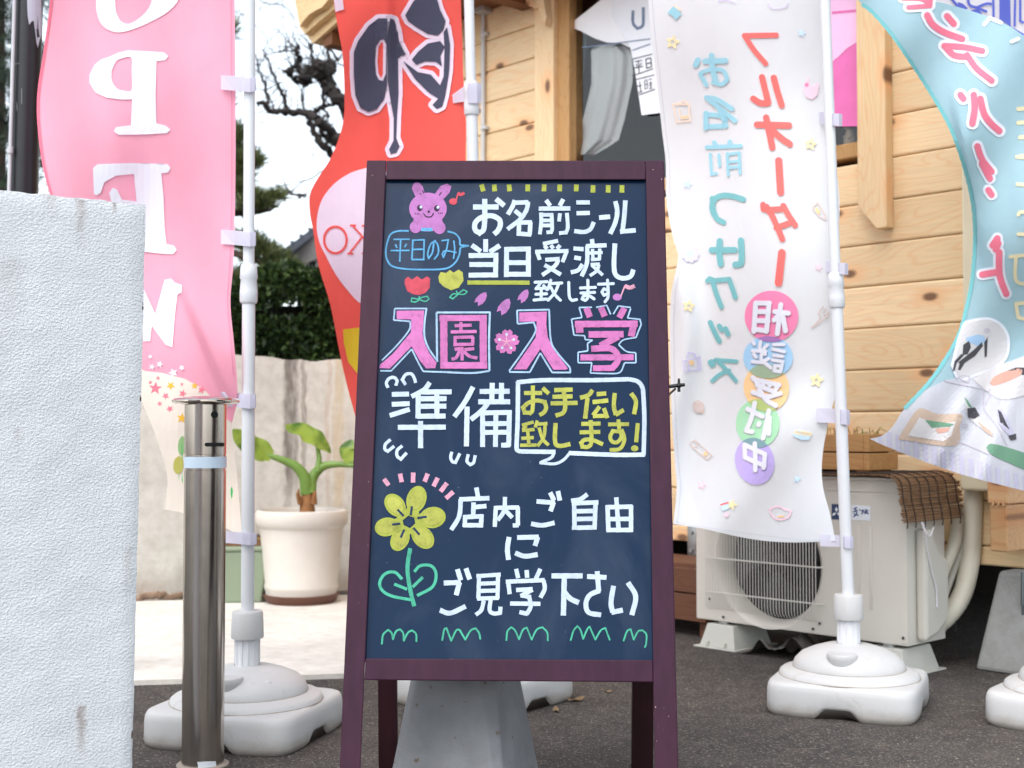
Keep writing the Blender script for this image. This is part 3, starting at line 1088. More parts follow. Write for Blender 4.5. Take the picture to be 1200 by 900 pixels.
# chalk markers
def chalk(name, col, k=0.17):
    m = bpy.data.materials.new(name)
    t, p = nodes_of(m)
    c = lin(col)
    s1 = noise(t, coords(t, (1, 1, 1)), 60, 4)
    s2 = noise(t, coords(t, (4, 1, 1)), 160, 2)
    a = ramp(t, math_n(t, 'MULTIPLY_ADD', s2, 0.4, math_n(t, 'MULTIPLY', s1, 0.6)), [(0.33, shade(c, 1 - k * 1.9)), (0.5, c), (0.7, shade(c, 1 + k * .5))])
    g = N(t, "ShaderNodeNewGeometry")                    # every stroke of the marker covers a little differently
    a = mix(t, 1.0, a, ramp(t, g.outputs['Random Per Island'], [(0.0, (1 - k * .9,) * 3), (1.0, (1 + k * .25,) * 3)]), 'MULTIPLY')
    thin = noise(t, coords(t, (1, 1, 2.2), (0, .5, 0)), 130, 3, .6)
    a = mix(t, ramp(t, thin, [(0.60, (0, 0, 0)), (0.74, (k * 2.2,) * 3)]), a, lin((60, 74, 100)))
    t.links.new(a, p.inputs['Base Color'])
    p.inputs['Roughness'].default_value = 0.7
    p.inputs['Specular IOR Level'].default_value = 0.2
    return m
CW, CY, CP = chalk("chalk_white", (178, 192, 212), .09), chalk("chalk_yellow", (160, 163, 76)), chalk("chalk_pink", (180, 104, 160))
CLI, CB, CG = chalk("chalk_lilac", (164, 106, 164)), chalk("chalk_sky_blue", (84, 148, 190)), chalk("chalk_green", (68, 162, 134))
CR, CPA, CN = chalk("chalk_coral", (188, 72, 86)), chalk("chalk_pale_pink", (196, 142, 164)), chalk("chalk_gap_navy", (26, 46, 78))
CLB = chalk("chalk_outline_blue", (150, 178, 206)); CK = chalk("chalk_dark_plum", (58, 36, 64)); CYG = chalk("chalk_lime", (150, 158, 66))
Z1, Z2, Z3, Z4 = Zm(440, 200, 5.625), Zm(540, 200, 5.4545), Zm(435, 340, 7.0588), Zm(580, 340, 6.4865)
Z5, Z6, Z7, Z8 = Zm(440, 430, 7.0588), Zm(595, 435, 7.0588), Zm(430, 540, 4.0), Zm(590, 560, 4.3886)
CS = Board(Pb + BN * REC, BN)
def art(name, fn):
    mb = MB(); fn(mb)
    o = mb.build(name, None, sign, True, recalc=False)
    return o
def S_(mb, Z, s, w, m, **k): strokes(mb, CS, Z, s, w, m, **k)
def F_(mb, pts, m, **k): fill(mb, CS, pts, m, **k)

def f(mb):
    S_(mb, Z2, "78,232 242,232;153,180 153,300 146,375 120,398 92,378 92,335 130,300 195,288 245,312 252,350 235,385 212,406;225,180 278,224", 33, CW)
    S_(mb, Z2, "345,188 330,230 300,280;345,205 432,202;430,198 420,250 380,310 298,375;345,255 385,288", 28, CW)
    S_(mb, Z2, "373,325 370,410;370,332 455,330;445,328 440,412;358,402 450,408", 28, CW)
    S_(mb, Z2, "545,188 572,225;655,182 632,225;498,243 700,241", 28, CW)
    S_(mb, Z2, "512,268 514,330 505,407;505,282 588,282;580,272 584,370 576,392 548,395;522,318 575,318;522,350 575,350;634,272 628,325;678,270 684,360 672,395 628,400", 24, CW)
    S_(mb, Z2, "738,203 825,203;740,272 825,270;725,386 790,392 830,372 850,328", 27, CW)
    S_(mb, Z2, "884,300 955,294", 30, CW)
    S_(mb, Z2, "988,195 1000,260 988,330 955,404;1052,190 1045,290 1034,385;1018,390 1118,381", 29, CW)
art("lettering", f)
def f(mb):
    S_(mb, Z2, "70,476 128,517;159,438 159,520;250,478 185,520;50,543 240,540;225,532 222,680;55,600 225,600;50,668 238,666", 31, CW)
    S_(mb, Z2, "293,492 291,680;278,503 446,500;432,490 432,678;300,588 430,588;276,662 446,662", 31, CW)
    S_(mb, Z2, "525,468 622,448;535,480 552,500;575,476 592,498;635,476 615,500;475,518 688,513;486,515 505,570;676,518 650,585", 25, CW)
    S_(mb, Z2, "540,570 632,564;625,570 598,612 520,668;535,602 640,665", 26, CW)
    S_(mb, Z2, "720,497 785,502;725,555 768,562;703,650 750,636 778,598;838,437 842,470;800,482 932,477;808,480 806,590 772,675", 27, CW)
    S_(mb, Z2, "818,527 906,523;842,500 845,570;888,498 886,570;832,568 892,565;830,600 888,597;884,600 868,640 825,672;838,605 908,668", 21, CW)
    S_(mb, Z2, "985,465 979,600 990,665 1035,688 1085,675 1104,632", 30, CW)
    S_(mb, Z2, "42,715 440,716", 27, CYG)
art("lettering", f)
for x in (138, 215, 310, 428, 532, 632, 738, 845, 942, 1030):
    dx = 10 if x < 200 else (4 if x < 320 else -1)
    art("dash_mark", lambda mb: S_(mb, Z2, f"{x-dx*.6},{88 if x<800 else 92} {x+dx*.6},{132 if x<800 else 140}", 30, CYG))
def f(mb):
    S_(mb, Z2, "475,713 552,710;512,715 485,750;480,754 550,750;530,735 550,760;514,755 514,822;480,790 548,787;468,827 548,820;575,700 558,757;570,722 645,718;626,722 602,778 558,828;575,745 600,790 636,828", 19, CW, cap=True)
    S_(mb, Z2, "690,715 694,805 712,830 740,824", 19, CW, cap=True)
    S_(mb, Z2, "765,750 860,746;768,782 855,778;812,700 812,805 795,830 775,820 785,800 820,800 852,820", 19, CW, cap=True)
    S_(mb, Z2, "880,726 975,722;938,700 942,800 922,838;938,765 915,755 902,775 915,797 938,785", 19, CW, cap=True)
art("lettering", f)
def f(mb):
    F_(mb, Z2.poly(oval(1000, 808, 29, 22)), CLI)
    S_(mb, Z2, "1022,805 1050,733", 9, CPA); S_(mb, Z2, "1048,735 1080,748 1112,736", 25, CPA)
art("music_note_drawing", f)
def f(mb):
    F_(mb, Z1.poly(oval(512, 203, 26, 22)), CR)
    S_(mb, Z1, "530,200 546,145", 10, CR); S_(mb, Z1, "544,146 562,158 586,146", 20, CR)
art("music_note_drawing", f)
def petal(mb, Z, c, ang, r):
    ca, sa = math.cos(ang), math.sin(ang)
    pts = [(-1.05, -.30), (-.62, -.05), (-1.0, .38), (-.4, .58), (.25, .52), (.8, .2), (1.05, -.2), (.75, -.45), (.2, -.58), (-.5, -.55)]
    F_(mb, [Z.p(c[0] + (x * ca - y * sa) * r, c[1] + (x * sa + y * ca) * r) for x, y in pts], CLI)
for a_ in ((Z3, (912, 72), -.75, 62), (Z3, (1104, 137), -.85, 72), (Z2, (403, 802), -.85, 46)):
    art("petal_drawing", lambda mb: petal(mb, *a_))
OUT = 13
def f(mb):
    F_(mb, Z3.poly([(210, 170), (438, 168), (432, 250), (424, 360), (440, 430), (480, 520), (540, 600), (530, 645), (455, 648), (400, 580), (335, 465), (280, 520), (155, 648), (68, 645), (75, 615), (180, 525), (328, 350), (330, 242), (212, 240)]), CP)
    S_(mb, Z3, "460,152 195,152;195,152 186,248;186,248 322,258;322,258 314,330 210,460 88,582", OUT, CLB)
    S_(mb, Z3, "458,150 441,270 442,390 480,490 552,592", OUT + 2, CLB)
    S_(mb, Z3, "75,667 165,668;165,668 335,488;335,488 385,590 430,672;430,672 575,677", OUT, CLB)
    S_(mb, Z3, "565,232 955,230", 50, CP, cap=False); S_(mb, Z3, "600,205 602,648", 60, CP); S_(mb, Z3, "926,205 928,648", 60, CP); S_(mb, Z3, "572,622 960,622", 54, CP)
    S_(mb, Z3, "545,590 541,185;541,185 986,184;982,184 975,400 978,668;978,668 830,686 570,676", OUT + 3, CLB)
    S_(mb, Z3, "742,264 742,350;690,294 832,290;658,346 872,342;694,380 694,465;690,392 846,387;840,384 840,455;690,450 846,448;752,468 752,582;690,490 738,482;735,488 705,555 665,572;770,492 852,484;765,505 810,545 878,562", 27, CP)
    F_(mb, Z4.poly([(185, 170), (395, 163), (390, 260), (402, 360), (450, 455), (555, 595), (540, 605), (445, 605), (345, 448), (240, 602), (142, 602), (310, 360), (318, 238), (185, 240)]), CP)
    S_(mb, Z4, "415,148 168,154;168,154 172,256;172,256 296,245;296,245 306,320 215,465 108,614;108,622 265,624;265,624 345,478;345,478 435,626;435,626 576,626;574,626 570,588;570,588 470,470 425,380 412,150", OUT, CLB)
    S_(mb, Z4, "695,135 722,205;805,130 835,200;985,135 945,210", 48, CP)
    S_(mb, Z4, "608,258 1085,256", 50, CP); S_(mb, Z4, "640,250 645,325", 58, CP); S_(mb, Z4, "1060,240 1035,352", 52, CP)
    S_(mb, Z4, "712,337 978,335", 50, CP); S_(mb, Z4, "940,350 800,425", 52, CP)
    S_(mb, Z4, "732,446 870,442 925,480 932,540 895,590", 48, CP); S_(mb, Z4, "910,592 745,594", 44, CP); S_(mb, Z4, "650,512 1055,510", 46, CP)
    S_(mb, Z4, "738,130 640,132;640,132 662,208;662,208 582,220;582,220 600,342;600,342 682,346;682,346 686,376;686,376 742,380;742,380 704,405;704,405 706,462;706,462 632,472;632,472 632,552;632,552 736,552;736,552 726,630;726,630 860,634 950,625 986,552;986,552 1072,552;1072,552 1070,476;1070,476 1000,466 940,415;940,415 978,378 1072,360;1072,360 1112,260;1112,260 1102,222 1008,212;1008,212 1032,140;1032,132 938,120;938,120 900,182;880,185 850,115;850,115 770,130", 11, CLB)
art("lettering", f)
def f(mb):
    c = (1120, 428)
    for k in range(5):
        an = -math.pi / 2 + 0.08 + k * 2 * math.pi / 5
        pts = []
        for (u, v) in ((0.05, -.1), (.4, -.42), (.8, -.42), (1.02, -.2), (.88, 0), (1.04, .18), (.85, .42), (.4, .42), (.05, .1)):
            pts.append(Z3.p(c[0] + 102 * (u * math.cos(an) - v * math.sin(an)), c[1] + 102 * (u * math.sin(an) + v * math.cos(an))))
        F_(mb, pts, CP)
    for k in range(5):
        an = math.pi / 2 * -1 + 0.0 + k * 2 * math.pi / 5
        q = (c[0] + 62 * math.cos(an), c[1] + 62 * math.sin(an))
        S_(mb, Z3, f"{c[0]},{c[1]} {q[0]},{q[1]}", 10, CPA, cap=True)
        F_(mb, Z3.poly(oval(q[0], q[1], 11, 11, 12)), CW)
art("cherry_blossom_drawing", f)
def f(mb):
    S_(mb, Z5, "105,172 90,135 110,98 150,86 178,112 168,155;250,148 222,105 252,62 298,58 322,95 332,132;125,600 82,640 78,680 102,698 155,655;222,652 180,690 180,738 210,763 258,710;632,702 622,745 635,782 662,790 698,715;768,722 757,780 785,808 812,790 825,730", 26, CW)
    S_(mb, Z5, "135,227 278,224;135,310 283,303;118,402 283,350;450,128 400,190 298,245", 40, CW)
    S_(mb, Z5, "385,207 630,206;354,215 352,425;375,263 588,262;375,326 586,324;345,408 580,406;508,192 508,400;185,500 582,498;373,447 373,672", 42, CW)
    S_(mb, Z5, "808,165 740,290 652,412;758,328 752,657;862,203 1110,201;966,132 962,296;1043,132 1040,288;850,288 1114,288;930,298 880,362 788,436", 42, CW)
    S_(mb, Z5, "888,380 1128,376;886,375 886,662;1108,362 1102,655;1115,645 1040,648;996,395 992,662;905,470 1095,468;905,542 1095,540", 40, CW)
art("lettering", f)
def f(mb):
    S_(mb, Z6, "395,668 110,664;110,664 82,655 73,620 82,400 85,85;75,92 300,74 700,74 1005,66;1005,66 1075,85 1112,130 1122,200 1130,400 1124,695;1135,690 900,692 505,677", 36, CW)
    S_(mb, Z6, "385,668 360,715 268,757", 26, CW); S_(mb, Z6, "515,675 460,735 385,766 262,757", 24, CW)
art("speech_bubble", f)
def f(mb):
    S_(mb, Z6, "135,181 285,180;208,118 206,310 185,345 140,342 128,300 170,262 240,242 305,255 318,300 300,340 262,363;288,138 340,186", 34, CY)
    S_(mb, Z6, "385,156 537,152;370,212 537,208;355,266 578,262;462,160 476,270 462,340 395,368", 36, CY)
    S_(mb, Z6, "702,155 665,200 598,220;660,220 640,392;735,190 815,184;702,256 832,242", 36, CY); S_(mb, Z6, "760,292 705,365;705,372 830,368;795,305 825,388", 34, CY)
    S_(mb, Z6, "885,180 878,290 895,362;890,362 960,320;1020,182 1060,250 1045,357", 36, CY)
    S_(mb, Z6, "118,447 215,420;155,450 125,485;118,490 222,482;165,495 175,605;112,556 215,548;102,613 238,610;245,408 228,465;250,438 328,432;310,440 298,545 245,620;258,465 290,560 338,612", 28, CY)
    S_(mb, Z6, "395,428 392,585 430,618 518,602", 36, CY)
    S_(mb, Z6, "608,436 768,433;595,506 765,502;686,405 692,580 665,625 618,625 608,592 640,566 710,572 788,606", 34, CY)
    S_(mb, Z6, "830,440 1003,438;915,398 922,480;935,500 870,495 848,540 862,580 905,588 940,545 935,500;940,480 965,560 930,640 842,652", 32, CY)
    S_(mb, Z6, "1076,430 1062,588", 34, CY); F_(mb, Z6.poly(oval(1050, 638, 31, 25)), CY)
art("lettering", f)
def f(mb):
    F_(mb, Z1.poly([(250, 85), (268, 77), (290, 80), (312, 105), (326, 155), (290, 178), (262, 168), (240, 118)]), CLI)
    F_(mb, Z1.poly([(392, 152), (428, 102), (470, 86), (500, 103), (488, 145), (448, 188), (418, 176)]), CLI)
    F_(mb, Z1.poly(oval(345, 340, 98, 62, 28)), CLI)
    F_(mb, Z1.poly(oval(346, 250, 124, 105, 36)), CLI)
    F_(mb, Z1.poly(oval(264, 372, 38, 40)), CLI); F_(mb, Z1.poly(oval(422, 376, 40, 42)), CLI)
    S_(mb, Z1, "302,388 376,388", 22, CB)
    S_(mb, Z1, "310,128 318,150;292,148 298,158;436,140 420,162", 6, CK)
    for x, y in ((292, 246), (404, 248)):
        F_(mb, Z1.poly(oval(x, y, 18, 21)), CK); F_(mb, Z1.poly(oval(x + 8, y - 7, 9, 10, 12)), CW)
    F_(mb, Z1.poly(oval(351, 270, 8, 8, 12)), CK)
    S_(mb, Z1, "318,284 332,300 350,305 370,300 382,280", 7, CK, cap=True)
    for x, y in ((262, 282), (275, 284), (286, 284), (416, 280), (428, 280), (440, 278)):
        F_(mb, Z1.poly(oval(x, y, 3, 5, 8)), CK)
art("bunny_drawing", f)
def f(mb):
    S_(mb, Z1, "220,397 150,398 100,420 76,480 68,540 78,590 112,630 200,648 330,652 460,646 520,612 550,562 560,506;560,506 618,495;618,495 556,490;556,490 554,450 525,415 475,400", 11, CB)
    S_(mb, Z1, "118,453 226,452;132,485 142,510;205,482 192,505;100,527 226,526;166,455 160,600", 10, CB)
    S_(mb, Z1, "247,455 240,585;240,459 326,455;321,455 318,590;245,520 318,518;238,586 324,586", 11, CB)
    S_(mb, Z1, "385,472 375,540 350,578 345,545 362,488 392,462 412,495 414,545 386,586", 11, CB)
    S_(mb, Z1, "435,462 480,456 468,520 448,572 440,550 460,528 535,540;516,460 522,520 514,582", 10, CB)
art("speech_bubble", f)
def f(mb):
    F_(mb, Z1.poly([(192, 745), (195, 715), (215, 698), (240, 718), (275, 695), (305, 718), (340, 697), (360, 710), (358, 770), (330, 805), (290, 820), (250, 815), (210, 795)]), CR)
    S_(mb, Z1, "288,828 290,850 262,866 235,862 240,840 288,848;290,850 330,862 352,845 342,828 305,836 290,850", 8, CG)
art("tulip_drawing", f)
def f(mb):
    F_(mb, Z1.poly([(415, 700), (430, 668), (465, 675), (490, 655), (515, 672), (548, 652), (575, 670), (580, 725), (550, 770), (500, 788), (450, 765), (420, 735)]), CY)
    S_(mb, Z1, "532,792 545,815 510,845 490,835 512,812 545,815;545,815 585,815 604,797 580,785 545,812", 8, CG)
art("tulip_drawing", f)
def f(mb):
    c = (197, 288)
    for (x, y, r1, r2) in ((232, 180, 64, 46), (308, 266, 62, 50), (262, 358, 62, 46), (155, 368, 58, 42), (92, 310, 56, 44), (132, 208, 60, 44)):
        an = math.atan2(y - c[1], x - c[0])
        F_(mb, Z7.poly(oval(x, y, r1, r2, 22, an)), CYG)
        S_(mb, Z7, f"{c[0]+(x-c[0])*.25},{c[1]+(y-c[1])*.25} {c[0]+(x-c[0])*.9},{c[1]+(y-c[1])*.9}", 60, CYG)
    for (x, y, r1, r2) in ((232, 180, 50, 33), (308, 266, 48, 36), (262, 358, 48, 33), (155, 368, 44, 30), (92, 310, 43, 31), (132, 208, 46, 31)):
        an = math.atan2(y - c[1], x - c[0])
        F_(mb, Z7.poly(oval(x, y, r1, r2, 22, an)), CY)
    F_(mb, Z7.poly(oval(c[0], c[1], 18, 19)), CN)
    S_(mb, Z7, "205,255 211,213;236,268 280,262;218,314 246,346;175,322 158,360;156,294 118,299;172,258 143,228", 10, CN)
    S_(mb, Z7, "203,410 190,500 202,600 222,682", 19, CG)
    S_(mb, Z7, "165,555 130,522 85,530 60,570 72,608 120,635 210,652;128,578 188,602;222,520 250,492 300,492 324,530 308,590 235,632;262,545 214,592", 14, CG)
art("flower_drawing", f)
for s_ in "80,85 102,115;155,60 163,100;217,55 216,102;285,60 270,98;332,80 312,120;375,104 345,144;405,145 370,176".split(';'):
    art("dash_mark", lambda mb: S_(mb, Z7, s_, 21, CPA))
def f(mb):
    S_(mb, Z7, "513,125 521,172;433,181 574,175;440,180 432,260 395,324;500,195 498,256;505,217 560,212;461,255 458,310;452,264 546,260;538,252 534,312;452,302 542,302", 21, CW)
    S_(mb, Z8, "-39,145 -45,252;-42,154 80,152;74,148 74,245;78,243 48,245;8,98 5,160 -8,190 -30,218;8,165 46,205", 22, CW)
    S_(mb, Z8, "170,121 265,128;258,125 242,172;240,75 260,116;280,68 290,117;142,236 200,244 263,231", 24, CW)
    S_(mb, Z8, "432,84 395,110 348,118;363,112 366,266;352,131 488,126;474,118 468,266;375,172 460,170;375,212 460,210;352,257 476,255", 23, CW)
    S_(mb, Z8, "580,100 592,265;525,151 664,148;535,142 540,276;656,142 656,278;545,212 655,211;530,268 666,268", 23, CW)
art("lettering", f)
def f(mb):
    S_(mb, Z8, "29,304 20,365 26,422;70,307 182,304;176,304 162,350;60,386 110,403 176,394", 25, CW)
art("lettering", f)
def f(mb):
    S_(mb, Z7, "360,573 440,570;434,570 418,630;424,508 440,560;464,504 482,556;342,700 390,714 463,682", 23, CW)
    S_(mb, Z7, "526,530 522,646;513,541 627,533;615,528 612,646;530,576 608,573;530,610 608,608;516,646 618,643;548,655 536,700 510,722;580,652 575,700 595,716 630,712;624,715 626,684", 19, CW)
    S_(mb, Z8, "65,468 76,516;119,474 122,514;190,468 166,520;12,534 212,526;24,532 32,598;206,526 212,570 190,616;65,577 150,572;150,575 88,608;88,604 132,612 140,660 120,702;125,700 82,690;34,646 190,648", 22, CW)
    S_(mb, Z8, "247,504 407,504;313,508 308,708;315,590 345,622 388,642", 27, CW)
    S_(mb, Z8, "430,507 530,512;482,480 490,585;495,580 445,602 424,645 438,692 502,705", 25, CW)
    S_(mb, Z8, "566,555 553,640 562,692;555,692 614,680;640,538 680,610 660,706", 26, CW)
art("lettering", f)
for Zq, s_ in (
    (Z7, "70,857 76,815 100,792 116,808 122,836;122,836 136,800 156,790 170,808 173,843;173,843 192,806 212,795 230,812 232,845"),
    (Z7, "353,840 362,792 373,785 395,843;395,843 418,796 434,792 461,838;461,838 486,796 510,785 526,808 531,834"),
    (Z8, "15,834 20,790 40,768 60,785 80,830;80,830 100,782 120,770 145,832;145,832 170,782 200,768 225,795 228,836"),
    (Z8, "346,834 360,787 380,762 396,782 410,828;410,828 430,780 443,765 472,832;472,832 500,785 524,772 546,832"),
    (Z8, "618,837 635,790 654,778 670,832;670,832 692,790 715,784 735,806 734,850 728,870"),
    ):
    art("grass_drawing", lambda mb: S_(mb, Zq, s_, 8.5, CG, cap=True))

# concrete block weighing the sign down
blk = thing("concrete_block", "rough grey concrete pier block standing behind the blackboard legs", "block", (at(545, 900, 2.44).x, 2.46, 0), R(-19))
mb = MB()
def oct_(h, z, c): return [(-h + c, -h, z), (h - c, -h, z), (h, -h + c, z), (h, h - c, z), (h - c, h, z), (-h + c, h, z), (-h, h - c, z), (-h, -h + c, z)]
A, B = oct_(.121, 0, .014), oct_(.070, .34, .024)
mb.add(A + B, [(i, (i + 1) % 8, (i + 1) % 8 + 8, i + 8) for i in range(8)] + [tuple(range(8, 16)), tuple(range(7, -1, -1))], False)
def pier_mat():
    m = bpy.data.materials.new("pier_concrete")
    t, p = nodes_of(m)
    v = coords(t)
    c = lin((116, 118, 121))
    a = ramp(t, noise(t, v, 8, 6), [(0.3, shade(c, .72)), (0.7, shade(c, 1.2))])
    a = mix(t, ramp(t, noise(t, v, 45, 3), [(0.66, (0, 0, 0)), (0.71, (1, 1, 1))]), a, lin((92, 80, 70)))
    t.links.new(a, p.inputs['Base Color'])
    p.inputs['Roughness'].default_value = 0.85
    bump(t, p, noise(t, v, 70, 4), 0.45, 0.004)
    return m
mb.build("block_body", pier_mat(), blk, bevel=.004)

# ------------------------------------------------------------------ steel bollard
yb_ = 2.68
pb = gnd(237.5, 897)
bol = thing("bollard", "brushed stainless steel bollard with a flat cap and pale reflective band", "bollard", (pb.x, pb.y, 0))
def steel(name, rough, col=(206, 199, 191)):
    m = bpy.data.materials.new(name)
    t, p = nodes_of(m)
    c = lin(col)
    g = noise(t, coords(t, (40, 40, 1.2)), 3, 3)
    sm = noise(t, coords(t), 14, 4)
    t.links.new(ramp(t, g, [(0.3, shade(c, .86)), (0.7, c)]), p.inputs['Base Color'])
    p.inputs['Metallic'].default_value = 1.0
    t.links.new(math_n(t, 'MULTIPLY_ADD', sm, 0.16, rough - .08), p.inputs['Roughness'])
    bump(t, p, g, 0.05, 0.001)
    return m
M_steel = steel("stainless_steel", 0.19)
zt = lambda py: zz(py, pb.y)
r = 0.0435
mb = MB()
mb.lathe([(r, 0.0), (r, zt(551)), (r - .0012, zt(550.5)), (r - .0012, zt(549)), (r, zt(548.5)), (r, zt(534)), (r - .0012, zt(533.6)), (r - .0012, zt(532.4)), (r, zt(532)), (r, zt(474))], n=64)
mb.build("post", M_steel, bol)
mb = MB()
mb.lathe([(.0445, zt(474.4)), (.066, zt(473)), (.0705, zt(471)), (.0705, zt(469.5)), (.066, zt(467)), (.03, zt(464.5)), (.004, zt(464))], n=64)
mb.build("cap", steel("polished_steel", 0.08), bol)
mb = MB(); mb.lathe([(r + .0006, zt(548)), (r + .0006, zt(535))], n=64, caps=False)
mb.build("reflective_band", mat("reflective_white", (196, 214, 230), 0.35), bol)
def on_post(px, py, rr_=r + .0008):
    d = ray(px, py); o = CAM - Vector((pb.x, pb.y, 0))
    A_, B_, C_ = d.x ** 2 + d.y ** 2, 2 * (o.x * d.x + o.y * d.y), o.x ** 2 + o.y ** 2 - rr_ ** 2
    t_ = (-B_ - math.sqrt(max(0, B_ * B_ - 4 * A_ * C_))) / (2 * A_)
    return CAM + d * t_
class PostS:
    def pt(self, px, py, off=0.0): return on_post(px, py, r + .0007 + off)
M_hole = mat("hole_black", (14, 13, 13), 0.8)
mb = MB(); stroke(mb, PostS(), [(242, 521), (261, 521)], 4.6, M_hole, base=0.0, cap=True)
mb.build("lock_slot", None, bol, True, recalc=False)
mb = MB(); fill(mb, PostS(), oval(251.5, 486, 4.2, 4.2, 18), M_hole, base=0.0)
mb.build("bolt_hole", None, bol, True, recalc=False)
mb = MB(); fill(mb, PostS(), [(232, 896), (231, 893), (253, 892), (254, 912), (232, 912)], mat("sticker_white", (214, 218, 224), 0.5), base=0.0, step=4)
mb.build("sticker", None, bol, True, recalc=False)
mb = MB(); mb.lathe([(.054, 0.001), (.054, .004), (.051, .006), (.044, .006)], n=48)
mb.build("base_ring", mat("base_mortar", (150, 140, 130), 0.8), bol)

# ------------------------------------------------------------------ flag stands
def speckle(name, col):
    m = bpy.data.materials.new(name)
    t, p = nodes_of(m)
    v = coords(t)
    c = lin(col)
    a = ramp(t, noise(t, v, 7, 4), [(0.3, shade(c, .95)), (0.7, shade(c, 1.03))])
    a = mix(t, ramp(t, noise(t, v, 260, 2), [(0.66, (0, 0, 0)), (0.72, (.45, .45, .45))]), a, lin((150, 148, 146)))
    tc = N(t, "ShaderNodeTexCoord"); s = N(t, "ShaderNodeSeparateXYZ"); t.links.new(tc.outputs['Object'], s.inputs[0])
    low = ramp(t, math_n(t, 'ADD', s.outputs[2], math_n(t, 'MULTIPLY', noise(t, v, 24, 4), .04)), [(0.022, (.75, .75, .75)), (0.055, (0, 0, 0))])
    a = mix(t, low, a, lin((140, 130, 118)))
    a = mix(t, ramp(t, noise(t, v, 15, 5, .7, .6), [(0.60, (0, 0, 0)), (0.72, (.35, .35, .35))]), a, lin((158, 150, 140)))
    t.links.new(a, p.inputs['Base Color'])
    p.inputs['Roughness'].default_value = 0.5
    bump(t, p, noise(t, v, 180, 3), 0.12, 0.002)
    return m
M_base = speckle("white_blow_moulded_plastic", (188, 188, 188))
M_pole = mat("white_pole", (204, 206, 210), 0.38, 0.02)
M_poleu = mat("white_pole_upper", (206, 208, 212), 0.38, 0.02)
M_grime = mat("grime", (150, 136, 120), .9, .35, 40)
def make_stand(name, label, loc, rz, group, tilt=0.0, zc=0.92, top=2.35):
    root = thing(name, label, "flag stand", loc, rz, group)
    mb = MB()
    nA = 144
    a = .183
    def R_(th, k=1.0, n=7.0):
        return a * k / (abs(math.cos(th)) ** n + abs(math.sin(th)) ** n) ** (1 / n)
    def notch(th):
        d = abs((th + math.pi / 4) % (math.pi / 2) - math.pi / 4)
        x = math.tan(d) * a
        q = max(0.0, min(1.0, (0.062 - x) / 0.034))
        return 0.024 * q * q * (3 - 2 * q)
    levels = [(0.955, 0.000), (0.985, 0.006), (1.0, 0.016), (0.995, 0.060), (0.985, 0.071), (0.965, 0.078), (0.93, 0.081)]
    vs, fs = [], []
    for li_, (k, z) in enumerate(levels):
        for j in range(nA):
            th = 2 * math.pi * j / nA
            r_ = R_(th, k)
            zn = z + notch(th) * max(0.0, 1 - z / 0.05)
            vs.append((r_ * math.cos(th), r_ * math.sin(th), zn))
    ring = [(.174, .0812, 0), (.172, .089, 0), (.166, .094, 0), (.141, .101, 0), (.139, .1015, 0), (.1385, .108, 0), (.134, .119, 0), (.118, .135, 0), (.092, .147, 0), (.060, .157, 0), (.030, .160, 0)]
    for r_, z, _ in ring:
        for j in range(nA):
            th = 2 * math.pi * j / nA
            vs.append((r_ * math.cos(th), r_ * math.sin(th), z))
    nl = len(levels) + len(ring)
    for i in range(nl - 1):
        for j in range(nA):
            p, q = i * nA + j, i * nA + (j + 1) % nA
            fs.append((p, q, q + nA, p + nA))
    fs.append(tuple(range(nA - 1, -1, -1)))
    mb.add(vs, fs, True)
    base = mb.build("base", M_base, root)
    mb = MB()                                            # grime settled in the two creases of the moulding
    for r_, z in ((.1402, .1012), (.1745, .0816)):
        mb.tube([(r_ * math.cos(2 * math.pi * j / 72), r_ * math.sin(2 * math.pi * j / 72), z) for j in range(73)], .00085, 6, caps=False)
    mb.build("grime_line", M_grime, base)
    mb = MB()
    for th in (-math.pi / 2, ):
        c = Vector((math.cos(th) * .100, math.sin(th) * .100, .122))
        mb.lathe([(.003, -.030), (.016, -.027), (.029, -.008), (.0365, .014), (.0375, .024), (.035, .028), (.006, .029)], c, 28)
    mb.build("filler_plug", M_base, base)
    mb = MB()
    for th in (-math.pi / 2 + .55, -math.pi / 2 + .9):
        c = (math.cos(th) * .105, math.sin(th) * .105, .136)
        mb.ell(c, (.012, .012, .005), 10, 6)
    mb.build("moulded_pad", M_base, base)
    mb = MB()
    prof = [(.0275, .155), (.0275, .222)]
    mb.lathe([(.030, .157), (.0275, .162), (.0275, .222)], n=30)
    for k in range(12):
        th = 2 * math.pi * k / 12
        mb.box(.0268 * math.cos(th) - .002, .0268 * math.cos(th) + .002, .0268 * math.sin(th) - .002, .0268 * math.sin(th) + .002, .165, .218)
    mb.build("neck", M_pole, root)
    mb = MB(); mb.lathe([(.028, .221), (.0365, .222), (.0375, .226), (.0355, .279), (.033, .284), (.016, .2845)], n=36)
    mb.build("clamp_collar", M_base, root)
    up = Vector((tilt, 0, 1))
    def P(z): return Vector((tilt * (z - .28), 0, z))
    mb = MB(); mb.tube([P(.262), P(zc)], .0152, 20)
    mb.build("lower_pole", M_pole, root)
    mb = MB()
    mb.tube([P(zc - .035), P(zc - .03), P(zc - .006), P(zc + .02), P(zc + .024), P(zc + .05), P(zc + .055)], [.018, .0205, .0205, .0185, .0205, .0190, .0165], 24)
    mb.build("pole_coupling", M_poleu, root)
    mb = MB(); mb.tube([P(zc), P(top)], .0132, 20)
    mb.build("upper_pole", M_poleu, root)
    return root
GS = "water filled flag stands"
S1 = (at(291, 600, 2.98).x, 2.98, 0)
make_stand("flag_stand", "white flag stand behind the steel bollard holding the pink flag", S1, R(-15), GS, 0.0, zz(338, 2.98))
S2 = (at(567, 700, 3.36).x, 3.36, 0)
